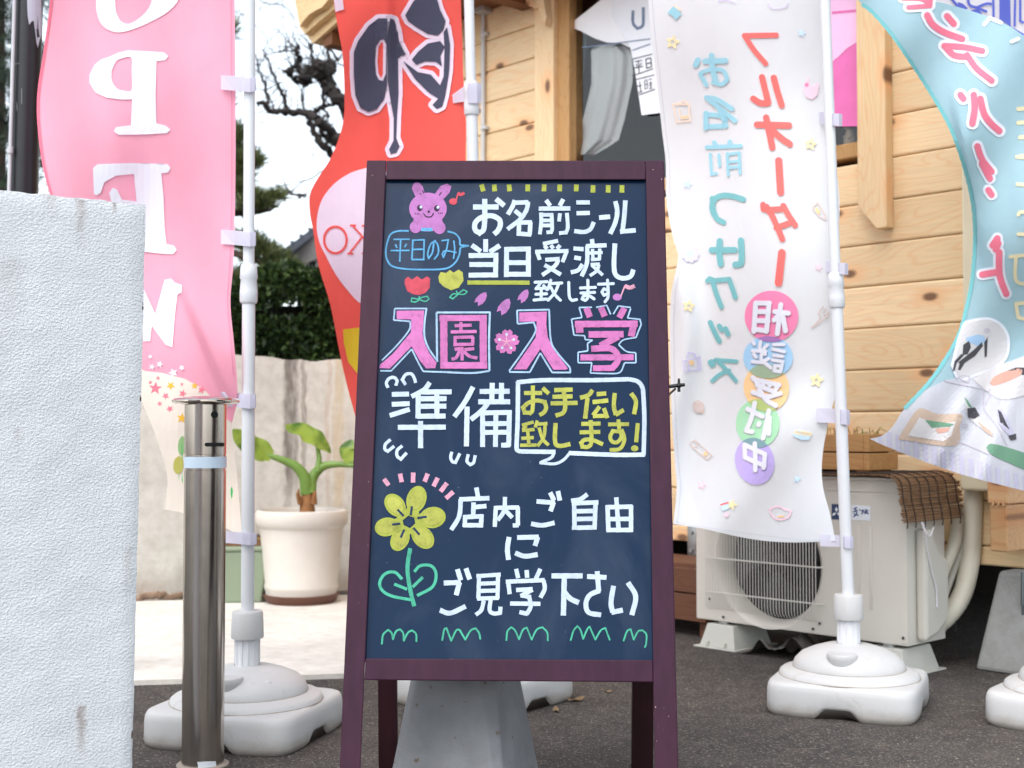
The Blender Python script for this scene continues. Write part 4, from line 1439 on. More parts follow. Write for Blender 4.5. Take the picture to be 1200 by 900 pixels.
make_stand("flag_stand", "white flag stand mostly hidden behind the blackboard holding the red flag", S2, R(-38), GS, 0.0, zz(120, 3.36))
S3 = (at(994, 700, 3.28).x, 3.28, 0)
make_stand("flag_stand", "whole white flag stand in front of the air conditioner", S3, R(-24), GS, 0.0, zz(345, 3.28))
S4 = (at(1266, 760, 3.10).x, 3.10, 0)
make_stand("flag_stand", "white flag stand cut off at the lower right edge", S4, R(-40), GS, 0.0, zz(200, 3.1))
LEAN = {0: -0.004, 1: -0.026, 2: -0.029, 3: 0.03}
for st, ln in zip([o for o in SC.objects if o.name.startswith("flag_stand")], LEAN.values()):
    for ch in st.children:
        if ch.name.split('.')[0] in ("lower_pole", "upper_pole", "pole_coupling"):
            # lean of the pole, worked out in the stand's own turned frame
            a = st.rotation_euler.z
            lx_, ly_ = ln * math.cos(-a), ln * math.sin(-a)
            for v in ch.data.vertices:
                k = v.co.z - .27
                v.co.x += lx_ * k
                v.co.y += ly_ * k

# ------------------------------------------------------------------ flags
def coons(top, bottom, left, right, nu, nv):
    def sample(pl, n):
        pl = catmull([Vector(p) for p in pl], 6)
        L = [0.0]
        for a, b in zip(pl[:-1], pl[1:]): L.append(L[-1] + (b - a).length)
        out = []
        k = 0
        for i in range(n + 1):
            s = L[-1] * i / n
            while k < len(L) - 2 and L[k + 1] < s: k += 1
            d = L[k + 1] - L[k]
            out.append(pl[k].lerp(pl[k + 1], 0 if d == 0 else min(1, (s - L[k]) / d)))
        return out
    T, B, Lf, Rt = sample(top, nu), sample(bottom, nu), sample(left, nv), sample(right, nv)
    G = []
    for j in range(nv + 1):
        v = j / nv
        row = []
        for i in range(nu + 1):
            u = i / nu
            p = Lf[j] * (1 - u) + Rt[j] * u + T[i] * (1 - v) + B[i] * v
            p -= T[0] * (1 - u) * (1 - v) + T[nu] * u * (1 - v) + B[0] * (1 - u) * v + B[nu] * u * v
            row.append(p)
        G.append(row)
    outline = T + Rt[1:] + list(reversed(B))[1:] + list(reversed(Lf))[1:-1]
    return G, [(p.x, p.y) for p in outline]
def flag(name, label, m, S, top, bottom, left, right, root_at, nu=72, nv=140, hem=None):
    root = thing(name, label, "flag", root_at)
    G, outl = coons(top, bottom, left, right, nu, nv)
    mb = MB()
    vs = [S.pt(p.x, p.y) for row in G for p in row]
    fs = []
    for j in range(nv):
        for i in range(nu):
            a = j * (nu + 1) + i
            fs.append((a, a + 1, a + nu + 2, a + nu + 1))
    mb.add(vs, fs, True)
    o = mb.build("cloth", m, root, True)
    return root, outl, o
def tab(root, pts, m, name="pole_tab"):
    """a strap sewn to the flag and wrapped round the pole: photo quads with depths"""
    mb = MB()
    vs = [at(x, y, d) for x, y, d in pts]
    n = len(vs) // 2
    mb.add(vs, [(2 * i, 2 * i + 1, 2 * i + 3, 2 * i + 2) for i in range(n - 1)], False)
    return mb.build(name, m, root, True, recalc=False)
FB = dict(base=0.0036, eps=0.00006)
def smooth(a, b, x):
    t = max(0.0, min(1.0, (x - a) / (b - a)))
    return t * t * (3 - 2 * t)
M_tab = cloth_mat("strap_cloth", (214, 212, 228), 0.35)

# --- pink flag
C_pink = cloth_mat("pink_cloth", (244, 172, 194), 0.42)
C_pw, C_cream = cloth_mat("flag_print_white", (222, 224, 234), 0.10), cloth_mat("flag_print_cream", (230, 221, 208), 0.10)
C_edge = cloth_mat("flag_edge_rose", (244, 128, 152), 0.35)
def f1(px, py):
    d = 3.02 + 0.0009 * (285 - px)
    d += 0.028 * math.sin((px + py * 0.25) * 0.030 + .6) * smooth(-100, 200, py)
    d += 0.020 * math.sin(px * 0.055 - py * 0.012)
    # a pleat running down to the tie near the bollard
    xl = 205 + (py - 330) * 0.42
    d -= 0.05 * smooth(300, 420, py) * (1 - smooth(470, 560, py)) * smooth(xl - 4, xl + 10, px) * (1 - smooth(xl + 10, xl + 75, px))
    d += 0.02 * math.sin(py * 0.021 + px * .01)
    return d
SF1 = Cloth(f1)
L1 = [(66, -210), (63, -60), (60, 0), (53, 55), (45, 110), (46, 155), (54, 207), (72, 262), (100, 330), (138, 410), (171, 482), (187, 524), (196, 558), (195, 580), (193, 597)]
R1 = [(274, -210), (275, -60), (275, 0), (276, 100), (276, 200), (274, 300), (270, 353), (274, 400), (278, 447), (277, 475), (272, 503), (278, 560), (284, 633)]
pf, out1, cl = flag("pink_flag", "pink flag with mirrored white OPEN letters and stars near the bottom", C_pink, SF1,
                [(66, -210), (170, -212), (274, -210)], [(193, 597), (217, 602), (267, 620), (284, 633)], L1, R1, S1)
mb = MB()
Zo = Zm(0, 0, 3.6)
def FF(mb, S, pts, m, holes=(), clip=None, step=7): fill(mb, S, pts, m, holes, step=step, clip=clip, **FB)
sm = lambda pts, n=4: [tuple(p) for p in catmull([Vector(p) for p in list(pts) + [pts[0]]], n)][:-1]
FF(mb, SF1, sm(Zo.poly([(405, 0), (408, 50), (430, 105), (480, 134), (540, 130), (640, 90), (720, 40), (758, -20), (740, -100), (660, -170), (540, -180), (450, -120)])), C_pw, [sm(Zo.poly([(486, 0), (490, 50), (510, 90), (545, 100), (590, 75), (630, 30), (640, -20), (610, -90), (550, -110), (500, -60)]))])
FF(mb, SF1, Zo.poly([(460, 240), (500, 222), (540, 213), (620, 216), (690, 220), (710, 237), (697, 254), (660, 258), (656, 400), (660, 520), (700, 530), (719, 547), (705, 562), (600, 567), (500, 569), (480, 553), (490, 536), (552, 528), (558, 418), (520, 420), (450, 412), (403, 390), (378, 350), (378, 315), (398, 275), (425, 252)]), C_pw, [sm(Zo.poly([(470, 300), (490, 258), (515, 246), (554, 243), (556, 300), (556, 378), (525, 383), (492, 372), (472, 340)]))])
FF(mb, SF1, [(109, 197), (114, 192.5), (156, 191), (196, 192), (200, 197), (197, 202), (189, 203), (191.5, 230), (193, 267), (195, 286), (204, 288), (207, 293), (203, 298), (187, 297), (160, 294), (130, 291), (117, 283), (112, 262), (116, 252), (122, 254), (125, 268), (135, 278), (160, 281), (166, 279), (163, 258), (150, 250), (140, 252), (133, 248), (128, 226), (132, 220), (137, 222), (143, 234), (160, 236), (157, 204), (135, 206), (122, 214), (118, 226), (113, 229), (110, 227)], C_pw)
FF(mb, SF1, [(193, 328), (200, 326.5), (205, 331), (213, 334), (213, 343), (208, 345), (205, 370), (202, 407), (194, 404), (178, 382), (176, 400), (168, 400), (160, 340), (168, 338), (182, 368)], C_pw)
FF(mb, SF1, [(100, 410), (150, 426), (171, 435), (190, 437), (217, 444), (240, 457), (252, 470), (258, 488), (280, 498), (300, 650), (180, 650), (120, 500)], C_cream, clip=out1)
C_star, C_gold = cloth_mat("star_pink", (240, 128, 146), 0.12), cloth_mat("star_gold", (236, 186, 70), 0.12)
C_lf, C_lf2 = cloth_mat("leaf_print", (150, 186, 130), 0.12), cloth_mat("leaf_print_olive", (190, 186, 100), 0.12)
C_lf3 = cloth_mat("leaf_print_green", (84, 190, 110), 0.12)
for x, y, r_, m in ((178, 430, 4, C_pw), (187, 427, 4.5, C_pw), (203, 437, 6, C_pw), (213, 431, 4, C_pw), (176, 418, 3, C_pw), (182, 455, 8, C_star), (200, 452, 5.5, C_gold), (194, 464, 4.5, C_star), (187, 473, 3.2, C_star), (199, 479, 4.5, C_star), (214, 461, 5, C_star), (228, 452, 4.5, C_gold), (213, 490, 6.5, C_gold), (176, 448, 2.6, C_star), (185, 443, 2.6, C_star), (236, 457, 5, C_star), (213, 450, 2.2, C_star)):
    FF(mb, SF1, star(x, y, r_, rot=rnd.random()), m, clip=out1)
for x, y, rx_, ry_, m in ((213, 522, 4.5, 11, C_lf), (209, 545, 6, 10.5, C_lf2), (217, 560, 4, 8, C_lf3), (270, 554, 9, 9, C_lf2), (270, 578, 5, 9, C_lf3)):
    FF(mb, SF1, oval(x, y, rx_, ry_, 18, .1), m, clip=out1)
    stroke(mb, SF1, [(x, y - 2), (x + .5, y + ry_ + 6)], 0.9, C_lf3, **FB)
mb.build("print", None, pf, True, recalc=False)
mb = MB()
stroke(mb, SF1, L1[1:9], 2.6, C_edge, base=.005, eps=.00002, wob=0)
for x in (271.5,):
    stroke(mb, SF1, [(x - 2, -200), (x - 1, 0), (x, 200), (x - 2, 300), (x - 5, 353), (x - 1, 400), (x + 2, 440)], .9, cloth_mat("seam_pink", (226, 146, 172), .2), base=.003, eps=.00002, wob=0)
mb.build("edge_hem", None, pf, True, recalc=False)
for (ya, xr, yb2) in ((88, 301, 106), (269, 301, 287), (459, 301, 477), (622, 302, 637)):
    tab(pf, [(259, ya, f1(262, ya) - .008), (259, yb2 - 1, f1(262, yb2) - .008), (275, ya + 1, 2.985), (275, yb2, 2.985), (284, ya + 2, 2.957), (284, yb2 + 1, 2.957), (293, ya + 3, 2.955), (293, yb2 + 2, 2.955), (xr - 2, ya + 3, 2.962), (xr - 2, yb2 + 1, 2.962), (xr - 1, ya + 3, 2.985), (xr - 1, yb2 + 1, 2.985)], M_tab)

# --- red flag
C_red = cloth_mat("red_cloth", (236, 98, 90), 0.40)
C_navy = cloth_mat("print_charcoal", (68, 72, 90), 0.08)
C_egg = cloth_mat("print_egg_white", (220, 210, 226), 0.12)
C_yel = cloth_mat("print_yellow", (218, 196, 56), 0.12)
def f2(px, py):
    d = 3.40 + 0.0016 * (548 - px)
    d += 0.030 * math.sin(px * 0.042 + 0.4 + py * .006) * smooth(-150, 60, py)
    d -= 0.05 * math.exp(-((px - 455 - (py - 100) * .02) / 9.0) ** 2) * (1 - smooth(200, 330, py)) * .4
    d += 0.035 * math.sin(py * 0.020 + px * 0.012)
    return d
SF2 = Cloth(f2)
L2 = [(384, -210), (388, -60), (391, 0), (397, 38), (401.5, 64), (403.5, 101), (403, 136), (397, 162), (386, 188), (371, 211), (363, 228), (363, 250), (367, 270), (373, 310), (387, 357), (398, 413), (407, 453), (417, 490), (436, 560), (450, 610)]
R2 = [(536, -210), (539, -60), (540, 0), (542, 58), (543, 95), (546, 144), (546, 186), (548, 260), (552, 400), (556, 520), (558, 625)]
rf, out2, cl = flag("red_flag", "red flag with a large black brush character and mirrored KO in a white egg", C_red, SF2,
                [(384, -210), (460, -208), (536, -210)], [(450, 610), (505, 618), (558, 625)], L2, R2, S2)
Zr = Zm(270, 0, 3.46)
mb = MB()
blacks = [
    ([(600, 74), (560, 105), (518, 165), (500, 212), (500, 300), (506, 385), (527, 437), (560, 453), (595, 440), (622, 402), (634, 345), (636, 200), (636, 74)], [(606, 162), (590, 188), (586, 250), (590, 300), (602, 324), (618, 328), (630, 300), (632, 180), (622, 158)]),
    ([(648, 74), (665, 80), (680, 130), (685, 170), (700, 200), (711, 220), (690, 226), (680, 238), (682, 380), (676, 470), (673, 560), (686, 594), (672, 618), (650, 624), (643, 606), (661, 570), (662, 480), (648, 400), (638, 330), (636, 150)], []),
    ([(708, 62), (740, 8), (770, -24), (832, -24), (850, 40), (872, 85), (862, 122), (840, 144), (800, 138), (750, 108), (720, 85)], []),
    ([(735, 242), (760, 210), (800, 176), (850, 166), (868, 190), (850, 225), (857, 268), (832, 250), (790, 248), (752, 262)], []),
    ([(700, 247), (760, 292), (812, 302), (850, 345), (864, 310), (868, 200), (864, 130), (878, 110), (890, 180), (886, 290), (870, 390), (858, 432), (836, 442), (819, 425), (842, 400), (800, 372), (750, 322)], [])]
for o_, h_ in blacks:
    stroke(mb, SF2, [Vector(p) for p in Zr.poly(o_ + [o_[0]])], 9.5, C_egg, cap=True, smooth=False, wob=.02, **FB)
    if h_: stroke(mb, SF2, Zr.poly(h_ + [h_[0]]), 6, C_egg, cap=True, smooth=False, wob=.0, **FB)
mb.k = 0
for o_, h_ in blacks:
    fill(mb, SF2, Zr.poly(o_), C_navy, [Zr.poly(h_)] if h_ else [], step=7, base=.0078, eps=.00004)
mb.k = 0
egg = sm([(432, 196), (410, 203), (390, 217), (376, 237), (371, 262), (374, 283), (382, 300), (393, 321), (408, 341), (424, 356), (445, 352), (470, 330), (490, 290), (488, 240), (468, 206)])
FF(mb, SF2, egg, C_egg, step=8)
FF(mb, SF2, [(402, 386), (420, 384), (446, 383), (446, 442), (418, 437), (408, 424), (403, 402)], C_yel)
mb.k = 8
K_ = dict(base=.0062, eps=.00004)
stroke(mb, SF2, oval(393, 281, 13.2, 15.5, 26) + [oval(393, 281, 13.2, 15.5, 26)[0]], 2.6, C_red, wob=0, cap=True, **K_)
for q in ([(429, 264), (429, 297)], [(428, 281), (413, 264)], [(424, 278), (410, 296)], [(424, 264.5), (434, 264.5)], [(424, 297), (434, 297)], [(410, 264), (417, 264)], [(407, 297), (414, 297)]):
    stroke(mb, SF2, q, 2.0 if abs(q[0][0] - q[1][0]) > 1 else 3.2, C_red, wob=0, **K_)
mb.build("print", None, rf, True, recalc=False)
tab(rf, [(390, -12, f2(392, -12) - .006), (393, 14, f2(393, 14) - .006), (400, -14, f2(400, -10) - .008), (403, 11, f2(403, 11) - .008)], M_tab, "corner_tab")
for y in (110, 330, 520):
    px_ = 553 + (y - 110) * .02
    tab(rf, [(530, y + 1, f2(531, y) - .006), (531, y + 11, f2(531, y + 10) - .006), (544, y - 9, 3.375), (544, y + 9, 3.375), (549, y - 13, 3.335), (549, y + 11, 3.335), (559, y - 13, 3.335), (559, y + 11, 3.335), (564, y - 12, 3.352), (564, y + 10, 3.352)], M_tab)

# --- white flag
C_white = cloth_mat("white_cloth", (232, 237, 244), 0.40, 0.015)
def pale(n, c, tr_, k):
    return cloth_mat(n, tuple(v * (1 - k) + w * k for v, w in zip(c, (230, 234, 242))), tr_)
C_lr, C_lb = pale("print_coral", (236, 96, 90), 0.12, .12), pale("print_aqua", (134, 192, 208), 0.12, .18)
C_te = pale("print_teal", (104, 172, 176), 0.12, .12)
C_cp, C_cb, C_co, C_cg, C_cv = (pale(n, c, 0.12, .2) for n, c in (("disc_pink", (238, 112, 160)), ("disc_blue", (146, 196, 232)), ("disc_orange", (244, 194, 128)), ("disc_green", (150, 212, 162)), ("disc_violet", (176, 154, 222))))
C_o1, C_o2, C_o3, C_o4, C_sh = (pale(n, c, 0.12, .12) for n, c in (("overlap_purple", (158, 106, 172)), ("overlap_green", (148, 172, 140)), ("overlap_olive", (172, 192, 110)), ("overlap_slate", (112, 150, 158)), ("print_shadow", (186, 178, 190))))
C_dr, C_dy, C_dp, C_dv, C_dbl, C_dn = (pale(n, c, 0.12, .4) for n, c in (("doodle_peach", (244, 196, 160)), ("doodle_yellow", (240, 214, 130)), ("doodle_pink", (246, 180, 200)), ("doodle_lilac", (196, 180, 230)), ("doodle_blue", (172, 212, 244)), ("doodle_brown", (196, 164, 150))))
def f3(px, py):
    d = 3.31 + 0.0016 * (985 - px)
    d += 0.026 * math.sin((px - py * .12) * 0.034) * smooth(-100, 250, py) 
    d += 0.020 * math.sin(py * 0.018 + px * .006)
    d -= 0.045 * math.exp(-(((px - 880) + (py - 560) * .75) / 42.0) ** 2) * smooth(430, 520, py)
    d -= 0.045 * math.exp(-((px - 792 - 12 * math.sin(py * .02)) / 16.0) ** 2) * smooth(230, 330, py)
    return d
SF3 = Cloth(f3)
L3 = [(748, -210), (757, -60), (761, 17), (768, 83), (776, 155), (780, 189), (781, 235), (789, 279), (795, 301), (788, 335), (785, 367), (785, 410), (786, 455), (788, 500), (791, 545), (793, 573), (789, 614)]
R3 = [(966, -210), (970, -60), (970, 0), (972, 60), (974, 130), (978, 180), (984, 240), (980, 330), (985, 400), (984, 430), (979, 463), (972, 489), (964, 532), (964, 568), (973, 604), (979, 634)]
wfl, out3, cl = flag("white_flag", "white flag with mirrored coral and aqua Japanese lettering and coloured discs", C_white, SF3,
                 [(748, -210), (860, -212), (966, -210)], [(789, 614), (824, 620), (877, 632), (923, 637), (979, 636)], L3, R3, S3)
FR = dict(cap=True, wob=0.0, **FB)
Za, Zb, Zc, Zd, Ze, Zf = Zm(750, 0, 3.6), Zm(770, 230, 4.0917), Zm(770, 430, 3.913), Zm(850, 335, 7.5), Zm(850, 440, 6.667), Zm(800, 50, 4.5)
mb = MB()
def T(Z, s, w, m): strokes(mb, SF3, Z, s, w, m, **FR)
T(Za, "440,150 575,148;442,152 480,210 530,268", 22, C_lr)                       # fu
T(Zf, "418,182 450,310;450,318 410,318 372,295;480,185 500,260 522,330", 33, C_lr)   # ru
T(Zf, "392,432 560,436;440,395 458,480 472,552;460,450 515,500 565,535", 34, C_lr)  # o
T(Zf, "506,622 516,788", 38, C_lr)
T(Zb, "508,40 510,62;525,50 560,110 600,205", 28, C_lr); T(Zb, "528,66 600,60;605,45 630,90 662,138;572,150 630,130", 28, C_lr)   # da
T(Zb, "598,270 582,415", 36, C_lr)
T(Zf, "80,92 68,118;118,98 225,95;152,68 158,140 175,205", 30, C_lb)
T(Zf, "160,210 205,220 235,195 215,150 165,140 110,152 92,165 125,225", 22, C_lb)
T(Zf, "125,290 180,300 260,350;128,292 200,350 275,412;195,355 215,405", 26, C_lb); T(Zf, "122,372 122,450;122,378 225,388;225,385 222,440;122,444 225,440", 27, C_lb)
T(Zf, "165,525 175,540;248,522 245,540;128,552 305,545", 23, C_lb)
T(Zf, "145,588 152,690;152,695 178,690;190,590 195,650;235,585 240,700;240,590 300,580;298,580 302,690;240,630 300,625;242,660 300,656", 16, C_lb)
T(Zf, "318,826 255,808 200,808 165,830 155,870 165,905", 30, C_te); T(Zb, "265,10 268,60 285,105 318,125", 26, C_te)
T(Zb, "262,258 372,258;300,215 298,270 305,325;402,212 405,300 400,325 375,328", 30, C_te)
T(Zb, "242,405 252,395;262,398 285,470 308,530;270,405 345,398;345,398 360,440 375,485", 24, C_te)
T(Zb, "298,622 310,640;328,635 340,662;255,605 275,650 298,695", 24, C_te)
T(Zb, "280,785 380,792;285,785 330,830 378,885;345,835 300,855 265,885;252,795 262,812;262,790 272,808", 20, C_te)
# coloured discs with overlaps
discs = [(Zd, 405, 268, 236, 226, 0.0, C_cp), (Zd, 375, 628, 218, 186, 0.0, C_cb), (Ze, 320, 95, 176, 188, -.35, C_co), (Ze, 252, 375, 170, 190, .0, C_cg), (Ze, 228, 670, 152, 186, -.25, C_cv)]
polys = []
mb.k = 2
for (Z, x, y, a_, b_, ro, m) in discs:
    P_ = Z.poly(oval(x, y, a_, b_, 44, ro))
    FF(mb, SF3, P_, m)
    polys.append(P_)
for i, m in enumerate((C_o1, C_o2, C_o3, C_o4)):
    fill(mb, SF3, polys[i], m, clip=polys[i + 1], step=7, base=.0056, eps=.00004)
FRS = dict(cap=True, wob=0.0, base=.0064, eps=.00003)
FRW = dict(cap=True, wob=0.0, base=.0076, eps=.00003)
def KJ(Z, s, w):
    d = 5.0 if Z is Zd else 4.5
    sh = Zm(Z.o[0] - .55, Z.o[1] + .75, Z.s)
    mb.k = 0
    strokes(mb, SF3, sh, s, w, C_sh, **FRS)
    mb.k = 0
    strokes(mb, SF3, Z, s, w, C_pw, **FRW)
KJ(Zd, "268,150 252,400;385,150 362,400;270,150 388,152;265,225 380,228;258,305 375,308;250,380 365,395;488,165 458,420;435,225 555,240;470,255 430,300;505,265 530,395", 42)
KJ(Zd, "425,515 515,515;420,555 520,578;425,610 505,620;415,650 505,665;440,700 430,745;500,690 485,755;435,700 498,705;430,745 485,755;240,490 255,510;310,490 305,560 350,600;370,520 330,560;240,570 355,575;250,600 270,625;320,600 320,650 400,720;380,640 330,665;240,665 345,675", 30)
KJ(Ze, "215,15 230,30;225,30 420,75;240,40 250,60;405,80 400,100;290,40 300,60;345,55 350,75;250,75 390,130;215,130 330,165 430,140;265,110 320,190 395,235", 36)
KJ(Ze, "230,215 205,330 165,430;175,262 290,320;165,430 210,440;265,375 260,385;340,275 320,380 295,490;345,330 340,455", 36)
KJ(Ze, "150,540 310,615;150,540 155,640;155,640 305,705;310,620 300,720;230,530 235,640 235,740", 34)
# doodles
mb.k = 0
def D(Z, s, w, m): strokes(mb, SF3, Z, s, w, m, **FR)
def starline(Z, x, y, r_, m, w):
    p = star(x, y, r_, rot=.2)
    stroke(mb, SF3, Z.poly(p + [p[0]]), w / Z.s, m, smooth=False, **FR)
starline(Za, 138, 178, 26, C_dy, 7); starline(Za, 720, 608, 22, C_dy, 8); starline(Zb, 152, 526, 26, C_dy, 9); starline(Zb, 765, 880, 28, C_dy, 8); starline(Zc, 730, 62, 27, C_dy, 9)
FF(mb, SF3, Za.poly([(115, 55), (140, 25), (160, 40), (175, 60), (150, 85), (135, 65)]), C_lb); D(Za, "145,25 170,42", 10, C_dr)
for Z, x, y, r_, m in ((Za, 682, 140, 20, C_dbl), (Za, 200, 778, 22, C_dbl), (Zb, 775, 340, 22, C_dp), (Zc, 205, 543, 22, C_dp), (Zc, 642, 515, 20, C_dbl), (Zc, 343, 632, 28, C_dy)):
    FF(mb, SF3, Z.poly(star(x, y, r_)), m)
D(Za, "330,5 365,0 400,12;540,15 560,35 610,30 622,12", 5, C_dv)
FF(mb, SF3, Za.poly([(690, 380), (700, 355), (703, 330), (712, 330), (715, 355), (735, 362), (745, 350), (756, 352), (748, 400), (725, 420), (700, 408)]), C_dp)
FF(mb, SF3, Za.poly(oval(703, 358, 9, 9)), C_cp)
D(Za, "140,440 155,515;155,515 212,510;212,510 205,440;205,440 140,440;150,440 188,425;188,425 205,440;165,460 172,500;172,500 200,498", 6, C_dr); D(Za, "178,495 200,492", 8, C_co)
for q in range(9):
    an = q * 2 * math.pi / 9
    FF(mb, SF3, Zb.poly(oval(160 + 30 * math.cos(an), 278 + 28 * math.sin(an), 13, 13, 10)), C_dv)
FF(mb, SF3, Zb.poly(oval(160, 278, 26, 24)), C_dbl)
D(Zb, "745,55 770,30;770,30 805,90;805,90 808,112;808,112 780,98;780,98 745,55", 6, C_dn); D(Zb, "765,62 775,78", 14, C_co)
D(Zb, "740,630 770,600 785,580 775,560 795,530;795,560 810,540;800,575 822,560;822,555 815,580 790,595 770,610 740,630", 6, C_dn)
D(Zb, "125,790 135,840;135,840 210,830;210,830 205,770;205,770 125,790;145,770 150,750 180,755 185,775;150,790 152,835;195,775 198,830", 7, C_dv); FF(mb, SF3, Zb.poly(oval(165, 798, 18, 14, 4, .7)), C_co)
FF(mb, SF3, Zc.poly(oval(190, 182, 26, 30, 14, -.4)), C_dn); FF(mb, SF3, Zc.poly(oval(206, 205, 10, 8, 10)), C_dr)
D(Zc, "155,345 175,335 250,405;250,405 230,425;230,425 160,365;160,365 150,350;175,340 185,360 165,372", 5, C_dn); FF(mb, SF3, Zc.poly(oval(222, 398, 12, 12, 4)), C_co)
FF(mb, SF3, Zc.poly([(620, 315), (640, 290), (710, 305), (695, 335), (660, 335)]), C_dbl); FF(mb, SF3, Zc.poly([(622, 308), (640, 288), (712, 303), (705, 318)]), C_dy)
D(Zc, "640,298 700,308", 6, C_dn)
FF(mb, SF3, Zc.poly([(290, 640), (300, 620), (325, 615), (330, 650), (300, 660)]), C_dbl); D(Zc, "293,632 325,622", 8, C_lr); FF(mb, SF3, Zc.poly(oval(318, 678, 11, 10)), C_dp)
D(Zc, "515,655 530,645 560,640 590,655 615,660 600,690 560,700 530,685 515,655", 7, C_dp); D(Zc, "555,688 580,684", 8, C_co)
mb.build("print", None, wfl, True, recalc=False)
mb = MB()                                               # stitched hems
C_seam = cloth_mat("seam_grey", (206, 210, 220), .2)
stroke(mb, SF3, [(x + 4.5, y) for x, y in L3[1:]], .8, C_seam, base=.003, eps=.00002, wob=0)
for i in range(62):
    u = i / 62
    x = 792 + 180 * u; y = 611 + 21.5 * min(1, u * 1.25) ** .8 + (.5 if u > .8 else 0)
    stroke(mb, SF3, [(x, y), (x + 1.5, y + .15)], .9, C_seam, base=.003, eps=.00002, wob=0)
mb.build("hem_stitching", None, wfl, True, recalc=False)
for (ya, yb2, xl, xp) in ((131, 147, 960, 977), (306, 321, 968, 984), (478, 497, 957, 986), (626, 642, 961, 990)):
    tab(wfl, [(xl, ya, f3(xl + 4, ya) - .006), (xl, yb2 - 2, f3(xl + 4, yb2) - .006), (xp - 5, ya + 1, 3.285), (xp - 5, yb2 - 1, 3.285), (xp, ya + 2, 3.258), (xp, yb2, 3.258), (xp + 6, ya + 2, 3.257), (xp + 6, yb2 + 1, 3.257), (xp + 10, ya + 3, 3.270), (xp + 10, yb2 + 1, 3.270)], M_tab)

# --- blue flag blown out from the right
C_blue = cloth_mat("sky_blue_cloth", (168, 203, 215), 0.38)
C_teal = cloth_mat("teal_hem", (122, 190, 194), 0.2)
C_pko = cloth_mat("print_rose", (228, 120, 142), 0.12); C_butter = cloth_mat("print_butter", (228, 214, 176), 0.12)
C_gp, C_lav = cloth_mat("print_pale_grey", (206, 204, 206), 0.12), cloth_mat("print_lavender", (186, 184, 204), 0.12)
C_skin, C_dk, C_beige, C_grn = cloth_mat("print_skin", (204, 160, 146), 0.12), cloth_mat("print_dark", (74, 72, 78), 0.1), cloth_mat("print_beige", (192, 172, 156), 0.12), cloth_mat("print_green", (108, 148, 124), 0.12)
C_shirt = cloth_mat("print_shirt_blue", (160, 190, 220), 0.12)
def f4(px, py):
    d = 3.16 + 0.0006 * (1240 - px)
    d += 0.045 * math.sin((px * .72 - py * .5) * 0.030 + 1.2)
    d += 0.022 * math.sin((px + py * .6) * 0.045)
    q = (py - 470) - (px - 1110) * .35
    d -= 0.03 * math.exp(-((px - 1128 + (py - 480) * .5) / 14.0) ** 2) * smooth(420, 480, py)
    d -= 0.030 * math.exp(-((px - 1176 + (py - 480) * .4) / 18.0) ** 2) * smooth(380, 450, py)
    xl = 1128 + (py - 180) * .18
    d -= 0.030 * smooth(xl - 5, xl + 4, px) * (1 - smooth(xl + 4, xl + 50, px)) * smooth(90, 170, py) * (1 - smooth(260, 330, py))
    return d
SF4 = Cloth(f4)
L4 = [(1000, -8), (1010, 5), (1022, 14), (1044, 39), (1069, 75), (1094, 114), (1114, 150), (1128, 189), (1138, 228), (1142, 260), (1142, 291), (1139, 328), (1133, 359), (1124, 391), (1108, 421), (1088, 449), (1060, 479), (1046, 500), (1033, 511), (1019, 514)]
T4 = [(1000, -8), (1045, -8), (1087, 0), (1113, 5.5), (1151, 17), (1182, 30), (1200, 42), (1330, 130)]
B4 = [(1019, 514), (1036, 522), (1073, 537), (1127, 556), (1180, 570), (1200, 575), (1330, 605)]
bf, out4, cl = flag("blue_flag", "pale blue flag with white edged pink characters and photo prints at its foot", C_blue, SF4, T4, B4, L4, [(1330, 130), (1328, 360), (1330, 605)], S4, 60, 80)
mb = MB()
Zg, Zh, Zi = Zm(1040, 0, 4.5), Zm(1080, 180, 5.292), Zm(1020, 340, 3.75)
FRO = dict(cap=True, wob=0.0, base=.0022, eps=.00004); FRI = dict(cap=True, wob=0.0, base=.0036, eps=.00004)
def PK(Z, s, w, ow):
    mb.k = 0; strokes(mb, SF4, Z, s, w + ow, C_pw, **FRO)
    mb.k = 0; strokes(mb, SF4, Z, s, w, C_pko, **FRI)
PK(Zg, "80,-10 180,-5 225,25;110,38 225,30;230,-30 225,25", 24, 32)
PK(Zg, "210,80 240,130 300,170 395,205;315,85 350,125", 34, 32)
PK(Zg, "300,242 400,248 500,268;305,245 350,290 415,300;420,290 470,360 550,425", 33, 34)
PK(Zg, "385,500 400,520;455,500 460,570 448,650;490,520 510,600 550,655 590,690", 35, 32)
PK(Zg, "475,770 500,840 550,905", 32, 30)
PK(Zh, "375,60 400,110 425,155;415,225 435,255", 38, 32)
PK(Zh, "440,570 470,525;460,595 475,555;375,750 465,735;480,610 480,710 490,780 525,870", 40, 32)
mb.k = 0
bt = "690,575 720,572;690,648 720,645;700,725 720,722;700,825 720,822"
strokes(mb, SF4, Zg, bt, 22, C_butter, **FRO)
strokes(mb, SF4, Zh, "590,20 640,25;595,190 650,195;600,380 610,365 650,360;600,500 650,500;550,640 640,630;585,640 580,760 600,800 650,810", 22, C_butter, **FRO)
strokes(mb, SF4, Zi, "640,60 650,120 690,130;640,60 690,55", 16, C_butter, **FRO)
strokes(mb, SF4, Zg, "655,220 690,205;510,130 540,95 600,120", 20, C_pw, **FRO)
def FZ(pts, m, **k): fill(mb, SF4, Zi.poly(pts), m, step=6, clip=out4, **k)
b1, b2, b3, b4_ = (dict(base=b, eps=.00003) for b in (.0022, .0032, .0042, .0050))
